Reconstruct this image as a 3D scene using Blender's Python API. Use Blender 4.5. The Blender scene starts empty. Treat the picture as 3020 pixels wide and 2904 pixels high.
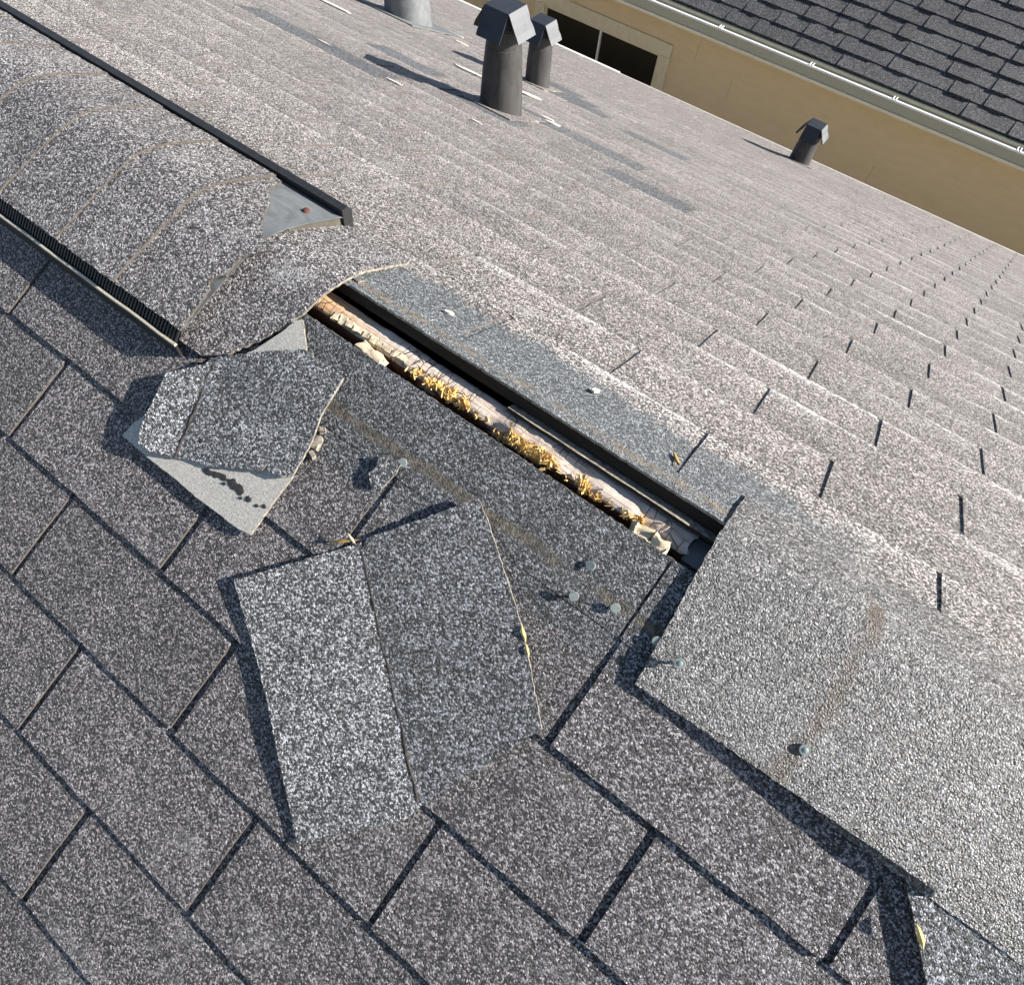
import bpy, bmesh, math, random
from mathutils import Vector, Matrix, noise
from mathutils.geometry import delaunay_2d_cdt

random.seed(7)
sc = bpy.context.scene
C = sc.collection

# ------------------------------------------------------------------ camera
cam_d = bpy.data.cameras.new('camera')
cam = bpy.data.objects.new('camera', cam_d)
C.objects.link(cam)
CAM = Vector((0.73399, -0.37212, 0.55554))
CR = Matrix(((0.798419, -0.549262, 0.246654), (0.598287, 0.677693, -0.427533), (0.067672, 0.488921, 0.869700)))
cam.matrix_world = Matrix.Translation(CAM) @ CR.to_4x4()
cam_d.sensor_fit = 'HORIZONTAL'
cam_d.sensor_width = 36.0
cam_d.lens = 36.0 * 1811.57 / 3020.0
cam_d.clip_start = 0.02
cam_d.clip_end = 500
sc.camera = cam

# ------------------------------------------------------------------ light
SUN = Vector((0.79, 0.42, 0.45)).normalized()
world = bpy.data.worlds.new('World')
sc.world = world
world.use_nodes = True
wt = world.node_tree
bg = wt.nodes['Background']
sky = wt.nodes.new('ShaderNodeTexSky')
sky.sky_type = 'NISHITA'
sky.sun_disc = False
sky.sun_elevation = math.asin(SUN.z)
sky.sun_rotation = math.atan2(SUN.x, SUN.y)
sky.air_density = 1.0
sky.dust_density = 0.6
wt.links.new(sky.outputs[0], bg.inputs[0])
bg.inputs[1].default_value = 0.065
sun_d = bpy.data.lights.new('sun', 'SUN')
sun_d.energy = 5.0
sun_d.angle = math.radians(0.5)
sun_d.color = (1.0, 0.945, 0.87)
sun = bpy.data.objects.new('sun', sun_d)
sun.rotation_euler = SUN.to_track_quat('Z', 'Y').to_euler()
sun.location = (6, 4, 6)
C.objects.link(sun)
sc.view_settings.view_transform = 'Standard'
sc.view_settings.look = 'None'
sc.view_settings.exposure = 1.35
sc.view_settings.gamma = 1.0
sc.view_settings.use_curve_mapping = False

# ------------------------------------------------------------------ frame of the roof
PT = 0.42305
CP, SP = math.cos(PT), math.sin(PT)
NN = Vector((0, -SP, CP))       # normal of the near slope
NF = Vector((0, SP, CP))        # normal of the far slope
def Nw(u, v, h=0.0): return Vector((u, -v * CP, -v * SP)) + NN * h
def Fw(u, v, h=0.0): return Vector((u, v * CP, -v * SP)) + NF * h
def Rw(x, s, h=0.0, r=0.018):
    """across the ridge, s<0 towards the camera side, rounded at the crest"""
    q = math.sqrt(s * s + r * r)
    z = -q * SP + 0.25 * r * SP
    n = Vector((0, (s / q) * SP, CP)).normalized()
    return Vector((x, s * CP, z)) + n * h
M_NEAR = Matrix(((1, 0, 0), (0, CP, -SP), (0, SP, CP))).to_4x4()
M_FAR = Matrix(((-1, 0, 0), (0, -CP, SP), (0, SP, CP))).to_4x4()
T = 0.3048
EN, V1 = 0.12782, 0.27717
EF, VF0 = 0.12482, 0.17343
NOFF = [-0.16642, -0.03692, 0.09596, 0.23692, 0.37239]
FOFF = [0.69425, 0.84824, 0.72639, 0.59482, 0.76813, 0.63666, 1.11145, 0.97638, 0.84526, 1.01331, 1.18381]

# ------------------------------------------------------------------ node helpers
class NT:
    def __init__(s, name):
        s.m = bpy.data.materials.new(name); s.m.use_nodes = True
        s.t = s.m.node_tree; s.t.nodes.clear()
        s.out = s.t.nodes.new('ShaderNodeOutputMaterial')
        s.b = s.t.nodes.new('ShaderNodeBsdfPrincipled')
        s.t.links.new(s.b.outputs[0], s.out.inputs[0])
    def n(s, kind, **kw):
        x = s.t.nodes.new('ShaderNode' + kind)
        for k, v in kw.items():
            setattr(x, k, v)
        return x
    def l(s, a, b): s.t.links.new(a, b)
    def put(s, sock, val):
        if hasattr(val, 'is_linked') or hasattr(val, 'links'): s.l(val, sock)
        else: sock.default_value = val
    def math(s, op, a, b=None, c=None, clamp=False):
        x = s.n('Math', operation=op, use_clamp=clamp)
        s.put(x.inputs[0], a)
        if b is not None: s.put(x.inputs[1], b)
        if c is not None: s.put(x.inputs[2], c)
        return x.outputs[0]
    def ramp(s, fac, stops, mode='LINEAR'):
        x = s.n('ValToRGB'); x.color_ramp.interpolation = mode
        e = x.color_ramp.elements
        while len(e) > 1: e.remove(e[-1])
        e[0].position = stops[0][0]; c = stops[0][1]; e[0].color = (c, c, c, 1) if not isinstance(c, tuple) else (*c, 1)
        for p, c in stops[1:]:
            k = e.new(p); k.color = (c, c, c, 1) if not isinstance(c, tuple) else (*c, 1)
        s.put(x.inputs[0], fac)
        return x.outputs[0]
    def noise(s, vec, scale, detail=2.0, rough=0.5, dist=0.0):
        x = s.n('TexNoise'); x.inputs['Scale'].default_value = scale; x.inputs['Detail'].default_value = detail
        x.inputs['Roughness'].default_value = rough; x.inputs['Distortion'].default_value = dist
        s.l(vec, x.inputs['Vector']); return x.outputs['Fac']
    def mapping(s, vec, scale=(1, 1, 1), loc=(0, 0, 0), rot=(0, 0, 0)):
        x = s.n('Mapping'); s.l(vec, x.inputs[0])
        x.inputs['Scale'].default_value = scale; x.inputs['Location'].default_value = loc; x.inputs['Rotation'].default_value = rot
        return x.outputs[0]
    def mix(s, fac, a, b, mode='MIX'):
        x = s.n('Mix', data_type='RGBA', blend_type=mode)
        s.put(x.inputs[0], fac)
        for sock, v in ((x.inputs[6], a), (x.inputs[7], b)):
            if isinstance(v, tuple): sock.default_value = (*v, 1)
            elif isinstance(v, float): sock.default_value = (v, v, v, 1)
            else: s.l(v, sock)
        return x.outputs[2]
    def bump(s, h, dist, strength=1.0, prev=None):
        x = s.n('Bump'); x.inputs['Strength'].default_value = strength; x.inputs['Distance'].default_value = dist
        s.l(h, x.inputs['Height'])
        if prev is not None: s.l(prev, x.inputs['Normal'])
        return x.outputs[0]
    def base(s, col, rough=0.8, spec=0.3, metal=0.0):
        s.put(s.b.inputs['Base Color'], (*col, 1) if isinstance(col, tuple) else col)
        s.put(s.b.inputs['Roughness'], rough)
        s.b.inputs['Specular IOR Level'].default_value = spec
        s.b.inputs['Metallic'].default_value = metal
    def nrm(s, x): s.l(x, s.b.inputs['Normal'])

def granules(name, tint, gain, zones=None, contrast=1.0, scale=560.0, objspace=False, pale=0.0, bumpd=0.0021, rough=0.5, spec=0.45):
    t = NT(name)
    if objspace: P = t.n('TexCoord').outputs['Object']
    else: P = t.n('NewGeometry').outputs['Position']
    nd = t.n('TexNoise'); nd.inputs['Scale'].default_value = 520.0; nd.inputs['Detail'].default_value = 2.0; t.l(P, nd.inputs['Vector'])
    wv = t.n('VectorMath', operation='SCALE'); wv.inputs['Scale'].default_value = 0.0030; t.l(nd.outputs['Color'], wv.inputs[0])
    pv = t.n('VectorMath', operation='ADD'); t.l(P, pv.inputs[0]); t.l(wv.outputs[0], pv.inputs[1])
    vor = t.n('TexVoronoi'); vor.inputs['Scale'].default_value = scale; t.l(pv.outputs[0], vor.inputs['Vector'])
    sep = t.n('SeparateColor'); t.l(vor.outputs['Color'], sep.inputs[0])
    clump = t.noise(P, 300.0, 2.0, 0.6)
    r = t.math('ADD', sep.outputs[0], t.math('MULTIPLY', t.math('SUBTRACT', clump, 0.5), 0.9 * contrast))
    lum = t.ramp(r, [(0.0, 0.020), (0.30, 0.036), (0.48, 0.078), (0.64, 0.17), (0.80, 0.31), (1.0, 0.54)])
    big = t.noise(P, 5.0, 4.0, 0.55)
    mid = t.noise(P, 38.0, 3.0, 0.6)
    g = t.math('ADD', t.math('MULTIPLY', big, 0.55), t.math('MULTIPLY', mid, 0.5))
    oi = t.n('ObjectInfo')
    g = t.math('ADD', g, t.math('MULTIPLY', oi.outputs['Random'], 0.22))
    g = t.math('MULTIPLY', t.math('ADD', g, 0.40), gain)
    hue = t.n('HueSaturation'); hue.inputs['Saturation'].default_value = 0.35
    t.l(vor.outputs['Color'], hue.inputs['Color'])
    cc = t.mix(0.16, tint, hue.outputs[0], 'OVERLAY')
    col = t.mix(1.0, lum, cc, 'MULTIPLY')
    col = t.mix(1.0, col, g, 'MULTIPLY')
    # bald, chalky spots
    worn = t.ramp(t.math('ADD', t.noise(P, 9.0, 6.0, 0.7), t.math('MULTIPLY', t.noise(t.mapping(P, (1.2, 30, 30)), 1.0, 3.0), 0.35)), [(0.74, 0.0), (0.86, 1.0)])
    worn = t.math('MULTIPLY', worn, t.math('MULTIPLY', t.ramp(sep.outputs[1], [(0.3, 0.0), (0.6, 1.0)]), pale))
    col = t.mix(worn, col, (0.55, 0.54, 0.53))
    if zones: col = zones(t, P, col, sep, lum)
    t.base(col, t.math('ADD', rough, t.math('MULTIPLY', sep.outputs[2], 0.3)), spec)
    hgt = t.math('ADD', t.math('MULTIPLY', vor.outputs['Distance'], -0.75), t.math('MULTIPLY', sep.outputs[1], 0.5))
    hgt = t.math('ADD', hgt, t.math('MULTIPLY', clump, 0.9))
    n1 = t.bump(t.noise(P, 34.0, 4.0, 0.6), 0.004, 0.45)
    t.nrm(t.bump(hgt, bumpd, 1.0, n1))
    return t.m

def zone_near(t, P, col, sep, lum):
    x = t.n('SeparateXYZ'); t.l(P, x.inputs[0])
    X, Y = x.outputs[0], x.outputs[1]
    nz = t.noise(P, 30.0, 4.0, 0.65)
    # the strip that the ridge caps kept clean, blue-grey
    m = t.math('MULTIPLY', t.ramp(t.math('ADD', t.math('MULTIPLY', Y, 1.0), t.math('ADD', 0.172, t.math('MULTIPLY', t.math('SUBTRACT', nz, 0.5), 0.03))), [(0.0, 0.0), (0.006, 1.0)]),
               t.math('MULTIPLY', t.math('GREATER_THAN', X, 0.20), t.math('LESS_THAN', X, 0.80)))
    col = t.mix(t.math('MULTIPLY', m, 0.8), col, t.mix(1.0, lum, (0.60, 0.64, 0.69), 'MULTIPLY'))
    # tar strip with dirt
    d = t.math('ABSOLUTE', t.math('ADD', Y, t.math('ADD', 0.1135, t.math('MULTIPLY', t.math('SUBTRACT', t.noise(P, 12.0, 3.0), 0.5), 0.016))))
    tb = t.ramp(t.math('ADD', d, t.math('MULTIPLY', t.math('SUBTRACT', t.noise(P, 90.0, 3.0, 0.7), 0.5), 0.010)), [(0.0052, 1.0), (0.0080, 0.0)])
    tb = t.math('MULTIPLY', tb, t.ramp(t.noise(P, 22.0, 2.0), [(0.36, 0.25), (0.5, 1.0)]))
    tb = t.math('MULTIPLY', tb, t.math('MULTIPLY', t.math('GREATER_THAN', X, 0.30), t.math('LESS_THAN', X, 0.80)))
    return t.mix(tb, col, t.ramp(t.noise(P, 160.0, 3.0, 0.7), [(0.35, (0.035, 0.03, 0.024)), (0.7, (0.19, 0.165, 0.13))]))

def zone_far(t, P, col, sep, lum):
    x = t.n('SeparateXYZ'); t.l(P, x.inputs[0])
    X, Y = x.outputs[0], x.outputs[1]
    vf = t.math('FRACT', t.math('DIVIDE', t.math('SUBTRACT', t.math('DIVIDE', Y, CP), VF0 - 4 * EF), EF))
    col = t.mix(1.0, col, t.ramp(vf, [(0.0, 0.74), (0.18, 0.88), (0.6, 0.98), (0.90, 1.06), (0.97, 1.26), (1.0, 1.30)]), 'MULTIPLY')  # paler butt line: edges catching light and scuffed, painted in; lower tabs bleached
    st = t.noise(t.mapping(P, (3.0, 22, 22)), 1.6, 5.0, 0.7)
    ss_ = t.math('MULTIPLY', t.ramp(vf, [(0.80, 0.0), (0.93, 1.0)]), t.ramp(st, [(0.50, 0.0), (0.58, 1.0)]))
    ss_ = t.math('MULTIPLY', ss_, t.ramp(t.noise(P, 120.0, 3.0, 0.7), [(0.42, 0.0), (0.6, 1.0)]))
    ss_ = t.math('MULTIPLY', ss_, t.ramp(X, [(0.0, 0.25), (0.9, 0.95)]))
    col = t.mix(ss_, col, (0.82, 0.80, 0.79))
    nz = t.noise(P, 14.0, 5.0, 0.7)
    e = t.math('MULTIPLY', t.math('SUBTRACT', nz, 0.5), 0.10)
    m = t.ramp(t.math('SUBTRACT', 0.135, t.math('ADD', Y, e)), [(0.0, 0.0), (0.02, 1.0)])
    m = t.math('MULTIPLY', m, t.math('MULTIPLY', t.ramp(X, [(0.21, 0.0), (0.222, 1.0)]), t.ramp(t.math('SUBTRACT', 1.0, X), [(0.02, 0.0), (0.2, 1.0)])))
    col = t.mix(t.math('MULTIPLY', m, 0.92), col, t.mix(1.0, t.mix(0.35, lum, 0.14), (0.84, 0.92, 0.98), 'MULTIPLY'))
    d = t.math('ABSOLUTE', t.math('SUBTRACT', Y, t.math('ADD', 0.030, t.math('MULTIPLY', t.math('SUBTRACT', t.noise(P, 10.0, 3.0), 0.5), 0.02))))
    tb = t.ramp(t.math('ADD', d, t.math('MULTIPLY', t.math('SUBTRACT', t.noise(P, 90.0, 3.0, 0.7), 0.5), 0.012)), [(0.0040, 1.0), (0.0075, 0.0)])
    tb = t.math('MULTIPLY', tb, t.math('MULTIPLY', t.math('GREATER_THAN', X, 0.23), t.math('LESS_THAN', X, 0.79)))
    tb = t.math('MULTIPLY', tb, t.ramp(t.noise(P, 25.0, 2.0), [(0.36, 0.15), (0.55, 0.9)]))
    return t.mix(tb, col, t.ramp(t.noise(P, 160.0, 3.0, 0.7), [(0.35, (0.07, 0.06, 0.05)), (0.7, (0.30, 0.26, 0.21))]))

def cap_tar(t, P, col, sep, lum):
    """ghost of the cap above, left on the lower right cap"""
    x = t.n('SeparateXYZ'); t.l(P, x.inputs[0])
    X, Y = x.outputs[0], x.outputs[1]
    d = t.math('ABSOLUTE', t.math('SUBTRACT', X, t.math('ADD', 0.938, t.math('MULTIPLY', t.math('SUBTRACT', t.noise(P, 16.0, 3.0), 0.5), 0.03))))
    tb = t.ramp(t.math('ADD', d, t.math('MULTIPLY', t.math('SUBTRACT', t.noise(P, 80.0, 3.0, 0.7), 0.5), 0.02)), [(0.004, 1.0), (0.012, 0.0)])
    tb = t.math('MULTIPLY', tb, t.ramp(t.noise(P, 20.0, 2.0), [(0.36, 0.0), (0.5, 0.95)]))
    tb = t.math('MULTIPLY', tb, t.math('MULTIPLY', t.math('LESS_THAN', Y, 0.03), t.math('LESS_THAN', X, 1.05)))
    return t.mix(tb, col, (0.085, 0.06, 0.045))

def plain(name, col, rough=0.6, spec=0.4, metal=0.0, nscale=60.0, var=0.3, bumpd=0.0, stretch=(1, 1, 1)):
    t = NT(name)
    P = t.mapping(t.n('TexCoord').outputs['Object'], stretch)
    f = t.noise(P, nscale, 5.0, 0.65)
    lo = tuple(c * (1 - var) for c in col); hi = tuple(min(1, c * (1 + var)) for c in col)
    t.base(t.mix(t.ramp(f, [(0.3, 0.0), (0.7, 1.0)]), lo, hi), rough, spec, metal)
    if bumpd: t.nrm(t.bump(f, bumpd, 0.7))
    return t.m

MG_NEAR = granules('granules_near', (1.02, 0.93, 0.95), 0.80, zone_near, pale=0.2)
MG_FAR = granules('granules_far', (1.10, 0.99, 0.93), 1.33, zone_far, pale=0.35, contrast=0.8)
MG_NEW = granules('granules_newer', (0.92, 0.95, 1.0), 0.80)
MG_CAP = granules('granules_cap', (1.06, 0.98, 0.97), 1.05, pale=0.45)
MG_CAPR = granules('granules_cap_right', (1.0, 0.96, 0.95), 0.85, cap_tar, pale=0.3, rough=0.26, spec=0.8)
MG_LOOSE = granules('granules_loose', (0.93, 0.95, 1.0), 1.05, contrast=1.1, objspace=True)
MG_SCUFF_LIT = granules('granules_scuffed_lit', (1.0, 0.99, 1.02), 1.35, contrast=1.6, objspace=True)  # pale scuffed granules; the tilted half's extra brightness is also in this colour
MG_BACK = plain('shingle_back', (0.42, 0.40, 0.36), 0.9, 0.2, nscale=400, var=0.35, bumpd=0.0006)
M_EDGE = plain('shingle_edge', (0.085, 0.075, 0.065), 0.9, 0.2, nscale=300, var=0.5, bumpd=0.0006)
M_EDGEP = plain('shingle_edge_pale', (0.11, 0.10, 0.095), 0.9, 0.2, nscale=300, var=0.5, bumpd=0.0006)
M_EDGEL = plain('shingle_edge_light', (0.22, 0.195, 0.16), 0.9, 0.2, nscale=160, var=0.7, bumpd=0.0008)
M_CRACK = plain('cracked_asphalt', (0.050, 0.042, 0.036), 0.85, 0.25, nscale=160, var=0.7, bumpd=0.001)
M_RIM = plain('painted_rim', (0.46, 0.42, 0.33), 0.6, 0.4, nscale=200, var=0.25)
M_TAR = plain('tar', (0.03, 0.026, 0.022), 0.55, 0.5, nscale=200, var=0.5, bumpd=0.001)
M_NEIGH = granules('granules_slate', (0.92, 0.90, 0.94), 0.42, scale=260.0, contrast=0.6, bumpd=0.002)
M_BLACK = plain('black_plastic', (0.018, 0.018, 0.02), 0.55, 0.4, nscale=90, var=0.4)
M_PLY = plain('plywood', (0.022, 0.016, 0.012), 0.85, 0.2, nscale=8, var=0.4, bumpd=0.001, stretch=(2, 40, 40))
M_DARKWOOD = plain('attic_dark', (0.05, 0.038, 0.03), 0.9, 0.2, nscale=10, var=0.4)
M_CREAM = plain('cream_trim', (0.76, 0.69, 0.50), 0.7, 0.3, nscale=20, var=0.08)
M_WHITE = plain('white_paint', (0.82, 0.82, 0.80), 0.45, 0.5, nscale=20, var=0.04)
M_PALE = plain('gutter_pale', (0.40, 0.38, 0.28), 0.6, 0.4, nscale=30, var=0.12, stretch=(1, 8, 8))
M_NAIL = plain('galvanised_nail', (0.27, 0.30, 0.285), 0.6, 0.4, 0.35, nscale=200, var=0.2)
M_RUST = plain('rust', (0.09, 0.03, 0.022), 0.8, 0.3, nscale=300, var=0.4, bumpd=0.0004)
M_LEAF = plain('dry_leaf', (0.40, 0.26, 0.09), 0.8, 0.2, nscale=80, var=0.4)
M_PALEBIT = plain('pale_scrap', (0.66, 0.58, 0.50), 0.85, 0.2, nscale=120, var=0.2)
M_GROUND = plain('ground_gravel', (0.16, 0.14, 0.12), 0.95, 0.2, nscale=6, var=0.4, bumpd=0.01)

def metal_mat(name, col, rough, streak=True, metal=0.85):
    t = NT(name); P = t.n('TexCoord').outputs['Object']
    a = t.noise(P, 9.0, 5.0, 0.7, 1.5); b = t.noise(P, 60.0, 4.0, 0.7)
    f = t.ramp(t.math('ADD', t.math('MULTIPLY', a, 0.7), t.math('MULTIPLY', b, 0.3)), [(0.35, 0.0), (0.65, 1.0)])
    c = t.mix(f, tuple(x * 0.7 for x in col), tuple(min(1, x * 1.25) for x in col))
    t.base(c, t.math('ADD', rough, t.math('MULTIPLY', f, 0.2)), 0.5, metal)
    t.nrm(t.bump(a, 0.004, 0.25))
    return t.m
M_GALV = metal_mat('galvanised', (0.17, 0.18, 0.185), 0.55, metal=0.35)
M_HOOD = metal_mat('painted_hood', (0.030, 0.034, 0.040), 0.42, metal=0.2)
M_HOOD_LIT = metal_mat('hood_lit_flap', (0.10, 0.105, 0.115), 0.5, metal=0.2)  # lighter copy of the hood paint, sunlight coloured into the sun-facing flap
M_OLIVE = metal_mat('end_plug', (0.085, 0.08, 0.06), 0.6, metal=0.2)

def pipe_mat():
    t = NT('black_pipe'); P = t.n('TexCoord').outputs['Object']
    a = t.noise(t.mapping(P, (1, 1, 0.4)), 30.0, 5.0, 0.7, 1.2)
    spots = t.ramp(t.noise(t.mapping(P, (1, 1, 0.55), (3.1, 1.7, 0)), 17.0, 5.0, 0.65, 0.8), [(0.64, 0.0), (0.72, 1.0)])
    c = t.mix(t.ramp(a, [(0.35, 0.0), (0.7, 1.0)]), (0.032, 0.031, 0.031), (0.062, 0.060, 0.058))
    c = t.mix(t.math('MULTIPLY', spots, 0.45), c, (0.38, 0.36, 0.34))
    t.base(c, 0.62, 0.4)
    t.nrm(t.bump(a, 0.002, 0.3))
    return t.m
M_PIPE = pipe_mat()

def siding_mat():
    t = NT('ochre_siding'); P = t.n('NewGeometry').outputs['Position']
    a = t.noise(t.mapping(P, (2.0, 1, 9)), 3.0, 5.0, 0.6); b = t.noise(P, 220.0, 3.0, 0.7)
    x = t.n('SeparateXYZ'); t.l(P, x.inputs[0])
    up = t.ramp(t.math('ADD', x.outputs[2], t.math('MULTIPLY', a, 0.10)), [(0.0, 0.0), (1.0, 1.0)])
    c = t.mix(t.ramp(a, [(0.3, 0.0), (0.7, 1.0)]), (0.74, 0.60, 0.385), (0.80, 0.66, 0.43))
    c = t.mix(t.math('MULTIPLY', t.ramp(b, [(0.4, 0.0), (0.7, 1.0)]), 0.12), c, (0.30, 0.19, 0.07))
    t.base(c, 0.8, 0.25); t.nrm(t.bump(b, 0.001, 0.4))
    return t.m
M_SIDING = siding_mat()

def glass_mat():
    t = NT('dark_screen_pane'); P = t.n('NewGeometry').outputs['Position']
    f = t.noise(P, 4.0, 3.0)
    t.base(t.mix(f, (0.010, 0.010, 0.008), (0.020, 0.020, 0.016)), 0.25, 0.25)
    return t.m
M_GLASS = glass_mat()

def wood_mat():
    t = NT('weathered_ridge_board'); P = t.n('NewGeometry').outputs['Position']
    G = t.mapping(P, (6, 110, 110))
    g = t.noise(G, 2.2, 6.0, 0.7, 0.8)
    g2 = t.noise(t.mapping(P, (18, 400, 400)), 1.0, 4.0, 0.7, 0.5)
    x = t.n('SeparateXYZ'); t.l(P, x.inputs[0]); X, Y, Z = x.outputs
    c = t.ramp(t.math('ADD', t.math('MULTIPLY', g, 0.65), t.math('MULTIPLY', g2, 0.35)), [(0.28, (0.12, 0.075, 0.05)), (0.38, (0.36, 0.27, 0.21)), (0.50, (0.56, 0.47, 0.40)), (0.66, (0.72, 0.66, 0.57))])
    # orange wood towards the left end
    lf = t.ramp(t.math('ADD', X, t.math('MULTIPLY', g, 0.10)), [(0.28, 1.0), (0.36, 0.0)])
    c = t.mix(t.math('MULTIPLY', lf, 0.75), c, t.ramp(g, [(0.3, (0.30, 0.10, 0.03)), (0.6, (0.62, 0.38, 0.16))]))
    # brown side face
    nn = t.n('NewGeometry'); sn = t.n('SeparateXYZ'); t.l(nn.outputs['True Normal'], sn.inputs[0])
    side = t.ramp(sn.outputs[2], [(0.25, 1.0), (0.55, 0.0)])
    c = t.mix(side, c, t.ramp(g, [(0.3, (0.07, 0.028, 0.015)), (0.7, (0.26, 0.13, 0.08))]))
    # transverse drying cracks
    vo = t.n('TexVoronoi', feature='DISTANCE_TO_EDGE'); vo.inputs['Scale'].default_value = 1.0
    t.l(t.mapping(P, (95, 34, 34)), vo.inputs['Vector'])
    cr = t.ramp(vo.outputs['Distance'], [(0.0, 1.0), (0.05, 0.0)])
    cr = t.math('MULTIPLY', cr, t.ramp(t.noise(P, 14.0, 2.0), [(0.50, 0.0), (0.60, 1.0)]))
    c = t.mix(t.math('MULTIPLY', cr, 0.7), c, (0.05, 0.03, 0.02))
    t.base(c, 0.85, 0.2)
    h = t.math('SUBTRACT', t.math('ADD', g, t.math('MULTIPLY', g2, 0.5)), cr)
    t.nrm(t.bump(h, 0.003, 0.9))
    return t.m
M_WOOD = wood_mat()
M_ROT = plain('yellow_rot', (0.74, 0.48, 0.19), 0.9, 0.15, nscale=90, var=0.5, bumpd=0.001)
M_CHUNK = plain('pale_wood_chunk', (0.56, 0.47, 0.33), 0.9, 0.15, nscale=9, var=0.35, bumpd=0.002, stretch=(10, 90, 90))
M_BLUEBOARD = plain('grey_board', (0.34, 0.34, 0.34), 0.8, 0.2, nscale=30, var=0.25)

# ------------------------------------------------------------------ object helpers
def link(name, me, mats, parent=None, mat=None, mw=None):
    o = bpy.data.objects.new(name, me)
    if mats is not None and not me.materials:
        for m in (mats if isinstance(mats, (list, tuple)) else [mats]): me.materials.append(m)
    C.objects.link(o)
    if parent is not None: o.parent = parent
    if mw is not None: o.matrix_local = mw
    return o
def from_bm(name, bm, mats, parent=None, smooth=False, mw=None):
    me = bpy.data.meshes.new(name)
    bmesh.ops.recalc_face_normals(bm, faces=bm.faces[:])
    bm.to_mesh(me); bm.free()
    if smooth:
        for p in me.polygons: p.use_smooth = True
    me.set_sharp_from_angle(angle=0.7)
    return link(name, me, mats, parent, mw=mw)
def empty(name, loc, label=None, cat=None, group=None, kind=None):
    o = bpy.data.objects.new(name, None); o.location = loc; o.empty_display_size = 0.1
    C.objects.link(o); tag(o, label, cat, group, kind); return o
def tag(o, label=None, cat=None, group=None, kind=None):
    if label: o['label'] = label
    if cat: o['category'] = cat
    if group: o['group'] = group
    if kind: o['kind'] = kind
    return o
def rel(o, parent_loc):
    """geometry given in world coordinates, object parented to an empty at parent_loc"""
    o.location = -Vector(parent_loc); return o
def box(bm, x0, x1, y0, y1, z0, z1, M=None, mi=0):
    vs = [Vector((x, y, z)) for x in (x0, x1) for y in (y0, y1) for z in (z0, z1)]
    if M is not None: vs = [M @ v for v in vs]
    v = [bm.verts.new(p) for p in vs]
    for f in ((0, 1, 3, 2), (4, 6, 7, 5), (0, 4, 5, 1), (2, 3, 7, 6), (0, 2, 6, 4), (1, 5, 7, 3)):
        bm.faces.new([v[i] for i in f]).material_index = mi
def quad(bm, pts, mi=0):
    f = bm.faces.new([bm.verts.new(Vector(p)) for p in pts]); f.material_index = mi; return f
def hex8(bm, a, b, mi=0):
    """solid between two quads of points"""
    va = [bm.verts.new(Vector(p)) for p in a]; vb = [bm.verts.new(Vector(p)) for p in b]
    bm.faces.new(va).material_index = mi; bm.faces.new(vb[::-1]).material_index = mi
    for i in range(4):
        j = (i + 1) % 4; bm.faces.new((va[i], va[j], vb[j], vb[i])).material_index = mi
def fit_px(p):
    q = CR.transposed() @ (p - CAM)
    if q.z > -0.05: return None
    return (1510 + 1811.57 * q.x / -q.z, 1452 - 1811.57 * q.y / -q.z)
def in_view(p, m=150):
    a = fit_px(p)
    return a is not None and -m < a[0] < 3020 + m and -m < a[1] < 2904 + m

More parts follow.
